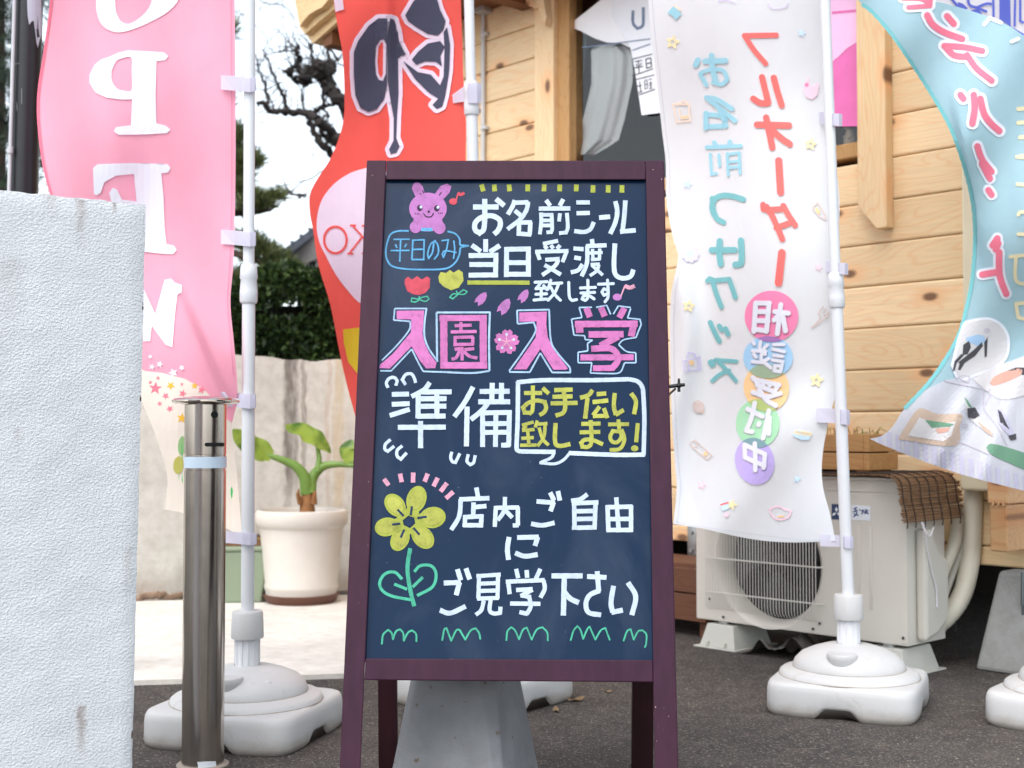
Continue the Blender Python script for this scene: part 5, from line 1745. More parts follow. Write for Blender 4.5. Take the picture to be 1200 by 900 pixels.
C_foot = cloth_mat("print_shaded_white", (204, 204, 212), 0.25)  # white greyed to paint in the shade of the folds at the foot
mb.k = 0
FZ([(0, 640), (110, 560), (180, 500), (240, 440), (330, 395), (420, 380), (560, 330), (900, 280), (900, 1000), (0, 1000)], C_foot, **b1)
for k in range(22):                                     # lavender stripes along the foot
    x = 30 + k * 40
    y = 668 + k * 13.0
    FZ([(x, y - 62), (x + 20, y - 55), (x + 24, y + 40), (x + 4, y + 33)], C_lav, **b2)
mb.k = 0
FZ(sm([(352, 330), (400, 160), (440, 130), (520, 120), (580, 150), (612, 210), (605, 290), (560, 340), (470, 375), (390, 400)]), C_pw, **b2)
FZ(sm([(366, 330), (410, 170), (445, 140), (520, 130), (572, 158), (600, 212), (594, 284), (550, 330), (470, 362), (395, 385)]), C_gp, **b3)
FZ([(405, 285), (408, 240), (435, 222), (442, 250), (428, 282)], C_dk, **b4_)
FZ([(425, 225), (418, 210), (470, 195), (500, 200), (508, 225), (470, 245), (440, 232)], C_shirt, **b4_)
FZ([(385, 318), (455, 262), (490, 228), (495, 245), (460, 290), (415, 320), (395, 352), (385, 350), (392, 322)], C_dk, **b4_)
FZ([(400, 280), (412, 286), (380, 320), (370, 355), (362, 352), (370, 312)], C_dk, **b4_)
FZ(oval(508, 185, 20, 20), C_gp, **b4_); FZ(oval(512, 178, 14, 12), C_sh, base=.0056, eps=.00002)
FZ([(500, 230), (516, 205), (512, 290), (502, 298)], C_dk, **b4_)
mb.k = 0
FZ(sm([(120, 655), (160, 590), (215, 520), (300, 545), (400, 545), (392, 600), (370, 685)]), C_beige, **b3)
FZ([(165, 640), (215, 560), (290, 585), (375, 580), (355, 640), (320, 665)], C_gp, **b4_)
FZ([(240, 570), (310, 580), (370, 588), (350, 600), (270, 605)], C_grn, base=.0056, eps=.00002); FZ([(285, 610), (350, 602), (340, 622), (300, 630)], C_skin, base=.0060, eps=.00002)
FZ(sm([(510, 690), (530, 675), (600, 690), (720, 730), (800, 770), (720, 800), (600, 755), (530, 720)]), C_grn, **b3)
FZ(sm([(450, 390), (520, 350), (620, 310), (720, 290), (760, 420), (600, 480), (520, 450)]), C_gp, **b3)
FZ(sm([(525, 410), (545, 380), (600, 355), (660, 345), (660, 372), (600, 402), (545, 420)]), C_skin, **b4_)
FZ([(600, 355), (640, 340), (690, 340), (690, 375), (665, 372), (655, 350)], C_dk, **b4_)
FZ([(415, 470), (432, 510), (465, 545), (540, 625), (530, 640), (440, 570), (420, 530)], C_gp, **b3)
FZ([(425, 520), (460, 515), (480, 550), (460, 565), (430, 560)], C_dk, **b4_); FZ([(412, 470), (425, 480), (450, 520), (430, 510)], C_grn, **b4_)
FZ([(470, 575), (530, 620), (540, 645), (500, 620)], C_beige, **b4_)
FZ([(555, 525), (580, 520), (600, 560), (640, 640), (630, 655), (600, 630), (560, 580)], C_lav, **b3)
FZ([(560, 525), (575, 535), (600, 590), (612, 612), (570, 580)], C_dk, **b4_); FZ([(605, 640), (640, 630), (642, 655), (618, 660)], C_dk, **b4_)
for pts in ("325,395 355,405 510,440 520,470 505,500;380,385 430,405;430,405 436,380 405,375 380,388", "500,445 500,520 560,600 600,680", "380,660 450,690 520,720", "405,590 430,590 425,605 405,600", "512,432 530,440;535,430 545,445"):
    strokes(mb, SF4, Zi, pts, 5, C_sh, cap=True, wob=0, **b3)
mb.build("print", None, bf, True, recalc=False)
mb = MB()
stroke(mb, SF4, L4[1:17], 4.4, C_teal, base=.003, eps=.00002, wob=.1)
mb.build("edge_hem", None, bf, True, recalc=False)

# --- lattice banner behind it, top right
C_lat, C_lat2 = cloth_mat("banner_white", (236, 234, 242), 0.35), cloth_mat("banner_blue", (104, 116, 206), 0.3)
def f5(px, py): return 3.42 + .02 * math.sin(px * .04) + .015 * math.sin(py * .03)
SF5 = Cloth(f5)
lf, out5, cl = flag("lattice_banner", "white banner with a blue window lattice print above the blue flag", C_lat, SF5,
                    [(1046, -170), (1180, -170), (1340, -160)], [(1062, 40), (1180, 90), (1345, 120)], [(1046, -170), (1050, -60), (1062, 40)], [(1340, -160), (1342, 0), (1345, 120)], (at(1200, 100, 3.42).x, 3.42, 0), 30, 30)
mb = MB()
Zl = Zm(1040, 0, 4.5)
strokes(mb, SF5, Zl, "300,-60 360,20 400,55 470,70;420,-60 430,20 470,40 520,60;470,40 520,20 545,20", 14, C_lat2, cap=True, wob=0, **FB)
fill(mb, SF5, Zl.poly([(370, 10), (400, 20), (425, 45), (400, 55), (375, 40)]), C_lat2, step=8, **FB); fill(mb, SF5, Zl.poly([(440, 55), (480, 45), (500, 75), (480, 90), (450, 75)]), C_lat2, step=8, **FB)
fill(mb, SF5, Zl.poly([(590, -100), (645, -100), (650, 140), (590, 100)]), C_lat2, step=10, **FB)
strokes(mb, SF5, Zl, "555,-100 560,90;675,-100 670,140;640,140 720,185;700,-100 700,110 720,120", 12, C_lat2, wob=0, **FB)
mb.build("print", None, lf, True, recalc=False)

# ------------------------------------------------------------------ air conditioner outdoor unit
AC0 = Vector((1.13, 3.68, 0))
def AL(px, py, yl): return HL(px, py, yl, AC0)
M_ac = mat("ac_cream", (206, 202, 193), 0.42, 0.03, fine=.03)
M_acd = mat("ac_inside", (16, 16, 18), 0.7)
M_acg = mat("ac_grille", (206, 204, 197), 0.45, 0.03)
M_acc = mat("ac_service_cover", (196, 193, 184), 0.4, 0.03)
AW, AD, Z0, Z1_ = 0.765, 0.215, 0.088, 0.552
ac = thing("air_conditioner", "cream outdoor air conditioner unit with a round fan grille", "air conditioner", AC0, HROT)
fcx, fcz, fr_ = AL(899, 660, 0).x, AL(899, 661, 0).z, 0.203
mb = MB()
# front panel with a round fan opening
xL, xR = -AW, 0.0
n = 64
outer = []
for i in range(n):
    a = 2 * math.pi * i / n
    c, s = math.cos(a), math.sin(a)
    k = min(((xR if c > 0 else xL) - fcx) / c if abs(c) > 1e-6 else 9, ((Z1_ if s > 0 else Z0) - fcz) / s if abs(s) > 1e-6 else 9)
    outer.append((fcx + c * k, fcz + s * k))
corners = [(xL, Z0), (xR, Z0), (xR, Z1_), (xL, Z1_)]
P2 = [(fcx + fr_ * math.cos(2 * math.pi * i / n), fcz + fr_ * math.sin(2 * math.pi * i / n)) for i in range(n)]
class ACF:
    def pt(self, x, y, off=0.0): return Vector((x, -off, y))
fill(mb, ACF(), corners, M_ac, [P2], base=0.0, eps=0.0)
mb.mat(M_ac)
vs, fs = [], []
for i in range(n):                                       # flared bell mouth
    a = 2 * math.pi * i / n
    for q, (r_, y) in enumerate(((fr_, 0), (fr_ - .010, .006), (fr_ - .022, .035), (fr_ - .026, .069))):
        vs.append((fcx + r_ * math.cos(a), y, fcz + r_ * math.sin(a)))
for i in range(n):
    for q in range(3):
        a, b = i * 4 + q, ((i + 1) % n) * 4 + q
        fs.append((a, b, b + 1, a + 1))
mb.add(vs, fs, True)
mb.box(xL, xR, .001, AD, Z1_ - .004, Z1_ + .002, .0)
mb.box(xL, xL + .004, .001, AD, Z0, Z1_ - .005)
mb.box(xR - .004, xR, .001, AD, Z0, Z1_ - .005)
mb.box(xL + .005, xR - .005, AD - .004, AD - .001, Z0, Z1_ - .005)
mb.box(xL, xR, .001, AD, Z0 - .003, Z0, .0)
# pressed lines of the front panel
for px in (1007, 1021, 993):
    c = AL(px, 690, 0)
    mb.box(c.x - .004, c.x + .004, -.0022, .0005, Z0 + .09, Z0 + .33, .001)
mb.box(xL - .002, xR + .002, -.003, .0, Z1_ - .030, Z1_ - .027)
mb.box(xL - .003, xR + .003, -.006, AD, Z1_ + .002, Z1_ + .012, .003)
mb.box(xR - .020, xR + .001, -.0014, .0004, Z0 + .004, Z1_ - .034)
body = mb.build("casing", None, ac)
mb = MB()
mb.box(fcx - fr_, fcx + fr_, .07, .17, fcz - fr_ + .0, fcz + fr_ - .0)
mb.mat(M_acd)
mb.build("fan_chamber", M_acd, ac)
mb = MB()
for k in range(3):
    a0 = k * 2 * math.pi / 3 + .5
    vs, fs = [], []
    for i in range(9):
        r_ = .035 + (.160 - .035) * i / 8
        for j in range(7):
            a = a0 + (j / 6 - .5) * (1.25 + .3 * i / 8) + i * .05
            vs.append((fcx + r_ * math.cos(a), .050 - (j / 6 - .5) * .028, fcz + r_ * math.sin(a)))
    for i in range(8):
        for j in range(6):
            a = i * 7 + j
            fs.append((a, a + 1, a + 8, a + 7))
    mb.add(vs, fs, True)
mb.ell((fcx, .05, fcz), (.038, .018, .038), 18, 8)
mb.build("fan", mat("fan_grey", (40, 40, 43), 0.35), ac)
mb = MB()
gx0, gx1 = AL(828, 690, -.012).x, AL(957, 690, -.012).x
gz0, gz1 = Z0 + .035, Z1_ - .055
nb = 38
for k in range(nb + 1):
    x = gx0 + (gx1 - gx0) * k / nb
    mb.tube([(x, -.004, gz0), (x, -.015, gz0 + .012), (x, -.017, gz0 + .03), (x, -.017, gz1 - .02), (x, -.004, gz1)], .00125, 6)
for z in (gz0 + .055, gz0 + .165, gz0 + .275, gz0 + .36):
    mb.tube([(gx0 - .012, -.006, z), (gx0 - .006, -.0145, z), (gx1 + .006, -.0145, z), (gx1 + .02, -.004, z)], .0024, 6)
gr = mb.build("fan_grille", M_acg, ac)
M_scd = mat("screw_dark", (76, 74, 72), 0.4, metal=.6)
for x, z in ((gx0 + .004, gz0 + .03), (gx1 + .004, gz0 - .004), (gx0 + .06, Z0 + .012), (gx1 - .02, Z0 + .012), (-.012, Z0 + .02)):
    mb = MB(); mb.ell((x, -.004, z), (.0045, .004, .0045), 10, 6)
    mb.build("screw", M_scd, ac)
mb = MB()                                                # service cover bulge on the right end
prof = [(.045, Z1_ - .135), (.095, Z1_ - .135), (.098, Z1_ - .17), (.125, Z1_ - .205), (.165, Z1_ - .225), (.178, Z1_ - .25), (.178, Z0 + .10), (.165, Z0 + .055), (.11, Z0 + .022), (.045, Z0 + .008)]
mb.prism([(.001, y, z) for y, z in prof], (.034, 0, 0))
cov = mb.build("service_cover", M_acc, ac, bevel=.010)
M_navy, M_wlab, M_inkb = mat("label_navy", (40, 62, 100), 0.5), mat("label_white", (226, 232, 240), 0.5), mat("label_ink_blue", (46, 74, 124), 0.5)
class ACS:
    def pt(self, px, py, off=0.0): return AL(px, py, -.0012 - off)
mb = MB()
fill(mb, ACS(), [(974.5, 590.5), (995, 591.5), (995, 609.5), (974.5, 608.5)], M_navy, off=0.0)
for pts in ([(980.2, 593.8), (982, 597), (980.2, 600.2), (978.4, 597)], [(979.9, 600.9), (978, 604), (974.9, 604), (976.6, 600.9)], [(980.5, 600.9), (984, 600.9), (985.6, 604), (982.3, 604)]):
    fill(mb, ACS(), pts, M_wlab, base=.0006)
mb.build("maker_emblem", None, ac, recalc=False)
mb = MB()
fill(mb, ACS(), [(998, 591.5), (1020, 593), (1020, 610.5), (998, 609)], M_wlab, off=0.0)
strokes(mb, ACS(), Zm(950, 430, 3.6), "180,600 196,592;188,598 190,612;178,612 198,604;182,618 190,626 180,632;196,610 192,622;192,620 202,628", 5, M_inkb, base=.0006)
strokes(mb, ACS(), Zm(950, 430, 3.6), "206,600 210,606", 5, M_inkb, base=.0006)
strokes(mb, ACS(), Zm(950, 430, 3.6), "218,602 222,614;214,608 226,604;219,612 215,622;230,600 238,606;226,612 242,606;234,606 230,620;226,618 240,616;238,612 243,622", 4.5, M_inkb, base=.0006)
mb.build("series_label", None, ac, recalc=False)
strk = MB(); ss = "10,0 20,4 16,12;16,12 22,18 18,28 8,26"
class ACE:
    def pt(self, px, py, off=0.0): return Vector((.0535 + off, .165 + px * .0007, Z0 + .055 - py * .0009))
strokes(strk, ACE(), Zm(0, 0, 1), ss, 6, M_acd, base=.0006)
strk.build("number_mark", None, ac, recalc=False)
# plastic feet
M_ft = mat("foot_grey", (186, 186, 178), 0.55, 0.06)
for x in (-.66, -.065):
    ft = MB()
    ft.hull8([(x - .070, -.03, .004), (x + .070, -.03, .004), (x + .070, .17, .004), (x - .070, .17, .004)], [(x - .052, -.012, .075), (x + .052, -.012, .075), (x + .052, .15, .075), (x - .052, .15, .075)])
    ft.box(x - .085, x + .085, -.045, .185, 0.0, .005)
    for q in (-.04, .03):
        ft.box(x + q, x + q + .008, -.036, -.02, .005, .022)
    o = ft.build("foot", M_ft, ac, bevel=.003)
    ft = MB(); ft.tube([(x, .01, .075), (x, .01, .0845)], .018, 12); ft.tube([(x, .01, .0845), (x, .01, .0855)], .012, 8)
    ft.build("mount_bolt", mat("bolt_zinc", (176, 178, 178), 0.35, metal=.8), o)

# reed mat thrown over the right end
M_reed = wood_mat("reed_brown", (128, 98, 72), (70, 48, 32), 'y', knots=False, rough=.8)
M_cord = mat("mat_cord", (52, 40, 34), 0.9)
reed = thing("reed_mat", "brown reed mat draped over the end of the air conditioner", "mat", (AC0.x, AC0.y, Z1_ + .014), HROT)
mb = MB()
path = [(-.74, .0), (-.30, .0), (-.06, .004), (-.02, .005), (.004, -.002), (.018, -.018), (.026, -.05), (.031, -.09), (.036, -.125)]
def along(path, n):
    P_ = [Vector((x, 0, z)) for x, z in path]
    L = [0]
    for a, b in zip(P_[:-1], P_[1:]): L.append(L[-1] + (b - a).length)
    out = []
    for i in range(n):
        s = L[-1] * i / (n - 1)
        k = max(j for j in range(len(L) - 1) if L[j] <= s + 1e-9)
        out.append(P_[k].lerp(P_[k + 1], (s - L[k]) / (L[k + 1] - L[k])))
    return out
pp = along(path, 150)
for i, p in enumerate(pp):
    u = i / 149
    y0 = -.030 - .05 * smooth(.74, .84, u) + rnd.uniform(-.006, .006)
    y1 = .262 + rnd.uniform(-.012, .012)
    r_ = rnd.uniform(.0024, .0037)
    mb.tube([(p.x, y0, p.z + .004 + rnd.uniform(-.001, .001)), (p.x + rnd.uniform(-.002, .002), (y0 + y1) / 2, p.z + .004 + rnd.uniform(-.002, .002)), (p.x, y1, p.z + .004 + rnd.uniform(-.001, .001))], r_, 6)
mb.build("reeds", M_reed, reed)
mb = MB()
for y in (-.068, -.022, .03, .08, .13, .18, .235):
    q = [Vector((p.x, y + .004 * math.sin(i), p.z + .0085)) for i, p in enumerate(along(path, 60))]
    q.append(q[-1] + Vector((.002, 0, -.012)))
    q.append(q[-1] + Vector((-.004, .003, -.012)))
    # push outwards past the bend
    mb.tube([Vector((p.x + (.004 if p.z < 0 else 0), p.y, p.z)) for p in q], .0019, 6)
mb.build("cords", M_cord, reed)

# wooden planter box on the unit
M_plw = wood_mat("planter_wood", (190, 146, 96), (128, 84, 46), 'x', knots=False)
pl = thing("planter_box", "slatted wooden planter box with dry grass on top of the air conditioner", "planter", (AC0.x, AC0.y, Z1_ + .0225), HROT)
mb = MB()
xa, xb_, ya, yb3 = -.62, -.140, .035, .20
for z0, z1 in ((.008, .059), (.063, .115)):
    mb.box(xa, xb_ - .019, ya, ya + .016, z0, z1, .002)
    mb.box(xa, xb_ - .019, yb3 - .016, yb3, z0, z1, .002)
    mb.box(xb_ - .0185, xb_, ya, yb3, z0, z1, .002)
    mb.box(xa, xa + .016, ya + .017, yb3 - .017, z0, z1, .002)
mb.box(xa + .02, xb_ - .02, ya + .018, yb3 - .018, .02, .03)
mb.build("slats", M_plw, pl)
mb = MB()
mb.box(xb_ - .05, xb_ - .019, ya + .01, yb3 - .01, .0, .0195); mb.build("skid", M_plw, pl)
mb = MB(); mb.box(xa + .03, xa + .06, ya + .018, yb3 - .018, .0, .0195); mb.build("skid", M_plw, pl)
mb = MB(); mb.box(xa + .02, xb_ - .021, ya + .02, yb3 - .02, .031, .105)
mb.build("soil", mat("dry_soil", (70, 56, 44), .95, .3, 30), pl)
mb = MB()
M_dry, M_gr = mat("dry_grass", (166, 138, 72), .8), mat("green_grass", (116, 128, 52), .7)
for k in range(70):
    mb.mat(M_dry if rnd.random() < .6 else M_gr)
    x, y = rnd.uniform(xa + .03, xb_ - .03), rnd.uniform(ya + .03, yb3 - .03)
    d = Vector((rnd.uniform(-1, 1), rnd.uniform(-1, 1), 0)) * .05
    h = rnd.uniform(.01, .035)
    mb.tube([(x, y, .10), (x + d.x * .5, y + d.y * .5, .108 + h), (x + d.x, y + d.y, .108 + h * rnd.uniform(.3, 1.0))], [.0016, .0014, .0004], 5)
mb.build("dry_plants", None, pl)

# hoses
def cream_hose(name, label, pts, r_, m, corr=False, group=None, band=None):
    P_ = catmull([Vector(p) for p in pts], 10)
    root = P_[0].copy()
    o = thing(name, label, "hose", root, 0, group)
    mb = MB()
    if corr:
        q = resample(P_, .006)
        mb.tube(q, [r_ * (1.0 if i % 2 else .965) for i in range(len(q))], 16)
    else:
        mb.tube(P_, r_, 14)
    mb.build("hose_body", m, o, True)
    return o
M_hose = mat("cream_hose", (208, 202, 186), 0.5, 0.05)
M_hoseg = mat("grey_hose", (188, 184, 174), 0.5, 0.05)
cream_hose("drain_hose", "thick ribbed cream pipe curving from the wall duct down to the air conditioner",
           [at(1141, 566, 3.90), at(1140, 610, 3.90), at(1137, 655, 3.89), at(1128, 695, 3.88), at(1110, 722, 3.87), at(1085, 740, 3.86), at(1060, 748, 3.86)], .029, M_hose, True)
mb_ = None
cream_hose("coolant_pipe", "wide cream insulated pipe rising from the side of the air conditioner", [at(1092, 716, 3.85), at(1104, 672, 3.86), at(1117, 640, 3.87), at(1121, 612, 3.89), at(1116, 588, 3.92)], .019, M_hose, False, "air conditioner pipes")
cream_hose("coolant_pipe", "slim grey pipe running just right of the wide cream pipe", [at(1100, 718, 3.88), at(1113, 680, 3.89), at(1125, 645, 3.90), at(1128, 615, 3.92), at(1124, 590, 3.94)], .011, M_hoseg, False, "air conditioner pipes")
cream_hose("coolant_pipe", "thin grey cable loop nearest the ribbed cream pipe", [at(1108, 700, 3.93), at(1120, 672, 3.94), at(1131, 655, 3.94), at(1133, 630, 3.95), at(1128, 600, 3.96)], .007, M_hoseg, False, "air conditioner pipes")
pts = [at(1080, 612, 3.66), at(1083, 618, 3.665), at(1086, 640, 3.68), at(1092, 670, 3.70), at(1097, 690, 3.715), at(1098, 712, 3.72)]
st = thing("string", "white twisted string hanging from the reed mat", "string", pts[0])
mb = MB(); q = resample(catmull(pts, 8), .003)
mb.tube([p + Vector((.0012 * math.sin(i * 1.3), 0, 0)) for i, p in enumerate(q)], .0026, 6)
q2 = catmull([at(1080, 612, 3.66), at(1084, 622, 3.655), at(1090, 628, 3.655), at(1094, 618, 3.66)], 6)
mb.tube(q2, .002, 6)
mb.build("cord", mat("white_string", (206, 202, 206), .8), st, True)

# crumpled plastic sheet under the unit
bagc = AC0 + UX * (-.36) + NY * (-.0)
bag = thing("plastic_sheet", "crumpled clear grey plastic sheet under the air conditioner", "plastic sheet", bagc, HROT)
mb = MB()
vs, fs = [], []
nx, ny = 44, 16
for j in range(ny + 1):
    for i in range(nx + 1):
        u, v = i / nx, j / ny
        x = -.20 + .40 * u; y = -.05 + .26 * v
        h = .018 + .055 * abs(math.sin(u * 9 + v * 3)) * abs(math.sin(v * 6 + u * 2 + .5)) * (math.sin(math.pi * u) ** .5) + .010 * math.sin(u * 40 + v * 11)
        h *= min(1, 5 * u, 5 * (1 - u)) * .9
        vs.append((x, y, max(.004, h)))
for j in range(ny):
    for i in range(nx):
        a = j * (nx + 1) + i
        fs.append((a, a + 1, a + nx + 2, a + nx + 1))
mb.add(vs, fs, True)
mpl = mat("plastic_film", (120, 116, 112), 0.22, .2, 12)
mb.build("film", mpl, bag)

# stained wooden step left of the unit
M_step = wood_mat("step_wood", (108, 72, 54), (60, 36, 26), 'x', knots=False, rough=.6)
stp = thing("wooden_step", "dark brown wooden step box beside the left end of the air conditioner", "step", (AC0 + UX * -.80 + NY * .09), HROT)
mb = MB()
mb.box(-.62, 0.0, 0, .024, .150, .232, .002); mb.box(-.62, 0.0, .0, .024, .055, .145, .002)
mb.box(-.62, 0.0, .0245, .26, .225, .246, .002)
mb.build("boards", M_step, stp)
for x in (-.60, -.045):
    mb = MB(); mb.box(x, x + .035, .026, .06, 0.0, .224); mb.build("leg", M_step, stp)
M_scs = mat("screw_steel", (150, 150, 150), .3, metal=.9)
for z in (.12, .085, .19):
    mb = MB(); mb.ell((-.022, -.001, z), (.004, .002, .004), 8, 5)
    mb.build("screw", M_scs, stp)
# brown gutter piece above the step
gt = thing("gutter_piece", "dark plastic gutter under the window wall above the brown step", "gutter", W0, HROT)
mb = MB()
g0, g1 = HL(742, 655, -.05), HL(818, 655, -.05)
zg = HL(800, 657, -.05).z
vs, fs = [], []
for i, x in enumerate((g0.x, g1.x)):
    for j in range(13):
        a = math.pi * j / 12
        vs.append((x, -.06 - .045 * math.cos(a), zg + .01 - .05 * math.sin(a)))
for j in range(12): fs.append((j, j + 1, j + 14, j + 13))
mb.add(vs, fs, True)
mb.build("channel", mat("gutter_brown", (74, 66, 58), .5), gt, solid=.004)

# ------------------------------------------------------------------ pots and plants by the back wall
M_pot = mat("pot_cream", (202, 196, 187), 0.45, 0.05, 8)
pc = gnd(353, 709); pc.z = .014
pot = thing("plant_pot", "large cream plastic pot with a cut back green plant", "pot", pc)
pY = pc.y
def pr(w): return w / 2 * pY / FPX
def pz(y): return zz(y, pY) - .014
mb = MB()
R1_, R0_ = pr(106), pr(82)
mb.lathe([(R0_ - .012, .034), (R0_, .034), (R0_ + .002, pz(690)), (R0_ + .006, pz(688)), (R0_ + .0065, pz(684)), (R0_ + .003, pz(682)), (R1_ - .016, pz(618)), (R1_ - .004, pz(615)), (R1_ + .002, pz(610)), (R1_ + .002, pz(602)), (R1_ - .004, pz(598)), (R1_ - .016, pz(597)), (R1_ - .022, pz(600)), (R1_ - .03, pz(612))], n=64, caps=False)
mb.build("pot_body", M_pot, pot)
mb = MB(); mb.lathe([(.01, .0), (R0_ - .006, .0), (R0_ + .012, .030), (R0_ + .012, .034), (R0_ - .002, .0345)], n=56)
mb.build("saucer", mat("saucer_brown", (92, 56, 42), .5), pot)
mb = MB(); mb.lathe([(.001, pz(609) + .004), (R1_ - .04, pz(609)), (R1_ - .028, pz(609) - .004)], n=40, caps=False)
mb.build("soil", mat("pot_soil", (66, 52, 42), .95, .3, 40), pot)
plant = thing("pot_plant", "green cut back plant with thick curved stems in the cream pot", "plant", (pc.x, pc.y, .014 + pz(609)))
M_stem = mat("stem_green", (104, 136, 56), .45, .12, 20)
M_stub = mat("stub_brown", (150, 104, 62), .8, .25, 30)
def leaf_mat(name, a, b):
    m = bpy.data.materials.new(name)
    t, p = nodes_of(m)
    v = coords(t)
    c = ramp(t, noise(t, v, 11, 3, .5, .6), [(0.36, lin(a)), (0.58, lin(b))])
    t.links.new(c, p.inputs['Base Color'])
    p.inputs['Roughness'].default_value = .4
    tr = N(t, "ShaderNodeBsdfTranslucent"); t.links.new(c, tr.inputs[0])
    ms = N(t, "ShaderNodeMixShader"); ms.inputs[0].default_value = .3
    t.links.new(p.outputs[0], ms.inputs[1]); t.links.new(tr.outputs[0], ms.inputs[2])
    t.links.new(ms.outputs[0], t.nodes['Material Output'].inputs[0])
    return m
M_leafy = leaf_mat("leaf_yellow_green", (66, 106, 38), (148, 172, 70))
mb = MB()
mb.mat(M_stub)
mb.tube([at(360, 607, pY), at(360, 590, pY), at(361, 575, pY), at(362, 566, pY)], [.034, .029, .025, .021], 14)
mb.tube([at(352, 590, pY - .02), at(349, 579, pY - .04), at(350, 573, pY - .05)], [.012, .008, .002], 8)
mb.tube([at(368, 590, pY - .02), at(369, 576, pY - .035)], [.014, .006], 8)
mb.build("stem_base", None, plant, True)
def stem(pts, rads, m=M_stem):
    mb = MB(); mb.mat(m)
    P_ = catmull([at(*p) for p in pts], 6)
    n_ = len(P_)
    rr_ = [rads[0] + (rads[1] - rads[0]) * (i / (n_ - 1)) for i in range(n_)]
    mb.tube(P_, rr_, 12)
    return mb.build("stem", None, plant, True)
stem([(360, 578, pY), (357, 560, pY - .01), (346, 546, pY - .02), (328, 538, pY - .03), (312, 533, pY - .04)], (.029, .009))
stem([(363, 578, pY), (366, 560, pY + .01), (378, 547, pY + .01), (395, 544, pY), (416, 546, pY - .01)], (.027, .008))
stem([(372, 553, pY), (374, 538, pY + .01), (372, 524, pY + .02)], (.014, .008))
def blade(pts, w, name="leaf", tilt=0.5, curl=.25):
    P_ = catmull([at(*p) for p in pts], 6)
    n_ = len(P_)
    vs, fs = [], []
    for i, p in enumerate(P_):
        u = i / (n_ - 1)
        ww = w * (math.sin(math.pi * min(1, u * .86 + .13)) ** .8) * (1 if u < .98 else .1)
        t = (P_[min(i + 1, n_ - 1)] - P_[max(0, i - 1)]).normalized()
        side = t.cross(Vector((0, -1, tilt))).normalized()
        up = side.cross(t).normalized()
        for k in range(-3, 4):
            q = k / 3
            vs.append(p + side * ww * q + up * ww * (curl * abs(q) + .10 * q * q * math.sin(u * 19 + k * 1.3)))
    for i in range(n_ - 1):
        for k in range(6):
            a = i * 7 + k
            fs.append((a, a + 1, a + 8, a + 7))
    mb = MB(); mb.mat(M_leafy); mb.add(vs, fs, True)
    return mb.build(name, None, plant, True)
blade([(318, 535, pY - .04), (306, 528, pY - .06), (292, 522, pY - .10), (281, 512, pY - .14), (272, 503, pY - .16)], .048)
blade([(312, 533, pY - .04), (304, 535, pY - .05), (297, 538, pY - .06)], .03)
blade([(335, 503, pY - .06), (350, 506, pY - .02), (366, 513, pY), (378, 521, pY + .02), (388, 531, pY + .05)], .045, tilt=.9)
blade([(416, 546, pY - .01), (412, 535, pY), (408, 526, pY), (413, 515, pY + .02)], .04)
gp = gnd(272, 706); gp.z = .014
gpot = thing("plant_pot", "sage green square plant pot behind the white flag pole", "pot", gp, R(8))
mb = MB()
s0, s1, h_ = .125, .15, zz(637, gp.y) - .014
def sq(s, z): return [(-s, -s, z), (s, -s, z), (s, s, z), (-s, s, z)]
mb.hull8(sq(s0, 0), sq(s1, h_ - .02)); mb.hull8(sq(s1 + .006, h_ - .0195), sq(s1 + .008, h_))
mb.build("pot_body", mat("pot_sage", (132, 146, 122), .5, .06), gpot, bevel=.008)
mb = MB(); mb.hull8(sq(s1 - .02, h_ + .0005), sq(s1 - .05, h_ + .03)); mb.build("soil", mat("pot_soil_brown", (92, 66, 44), .95, .4, 40), gpot)
mb = MB()
for k in range(60):
    mb.mat(M_dry if k % 2 else M_gr)
    p = Vector((rnd.uniform(-.11, .11), rnd.uniform(-.11, .11), h_ + .01))
    mb.ell(p, (.016, .01, rnd.uniform(.006, .02)), 6, 4)
mb.build("dry_leaves", None, gpot)
# dead leaf caught on the wall side
dl = at(300, 575, pY - .05)
# fallen leaves on the asphalt
M_fallen = mat("fallen_leaf", (128, 104, 76), .8, .3, 30)
fl = MB()
protoL = None
GL = "dry leaves on the asphalt"
spots = [(676, 822, "curled brown dry leaf just right of the white stand under the blackboard"), (652, 834, "small dry leaf at the front edge of the stand under the blackboard"), (712, 812, "tiny dry leaf lying on the asphalt between the rear sign leg and stand")]
for i, (px, py, lb) in enumerate(spots):
    g = gnd(px, py)
    mb = MB()
    s = (.026, .018, .016)[i]
    vs, fs = [], []
    for j in range(7):
        u = j / 6
        w_ = s * .42 * math.sin(math.pi * (u * .9 + .05))
        for k in (-1, 0, 1):
            vs.append((s * (u - .5) * 2, k * w_, .003 + .25 * s * (u - .4) ** 2 * 4 + (.3 * w_ if k else 0) + .002 * math.sin(u * 9 + k)))
    for j in range(6):
        for k in range(2):
            a = j * 3 + k
            fs.append((a, a + 1, a + 4, a + 3))
    mb.add(vs, fs, True)
    o = mb.build("dry_leaf", M_fallen)
    o.location = (g.x, g.y, 0.0); o.rotation_euler = (0, 0, .4 + i * 1.3)
    tag(o, lb, "leaf", GL)

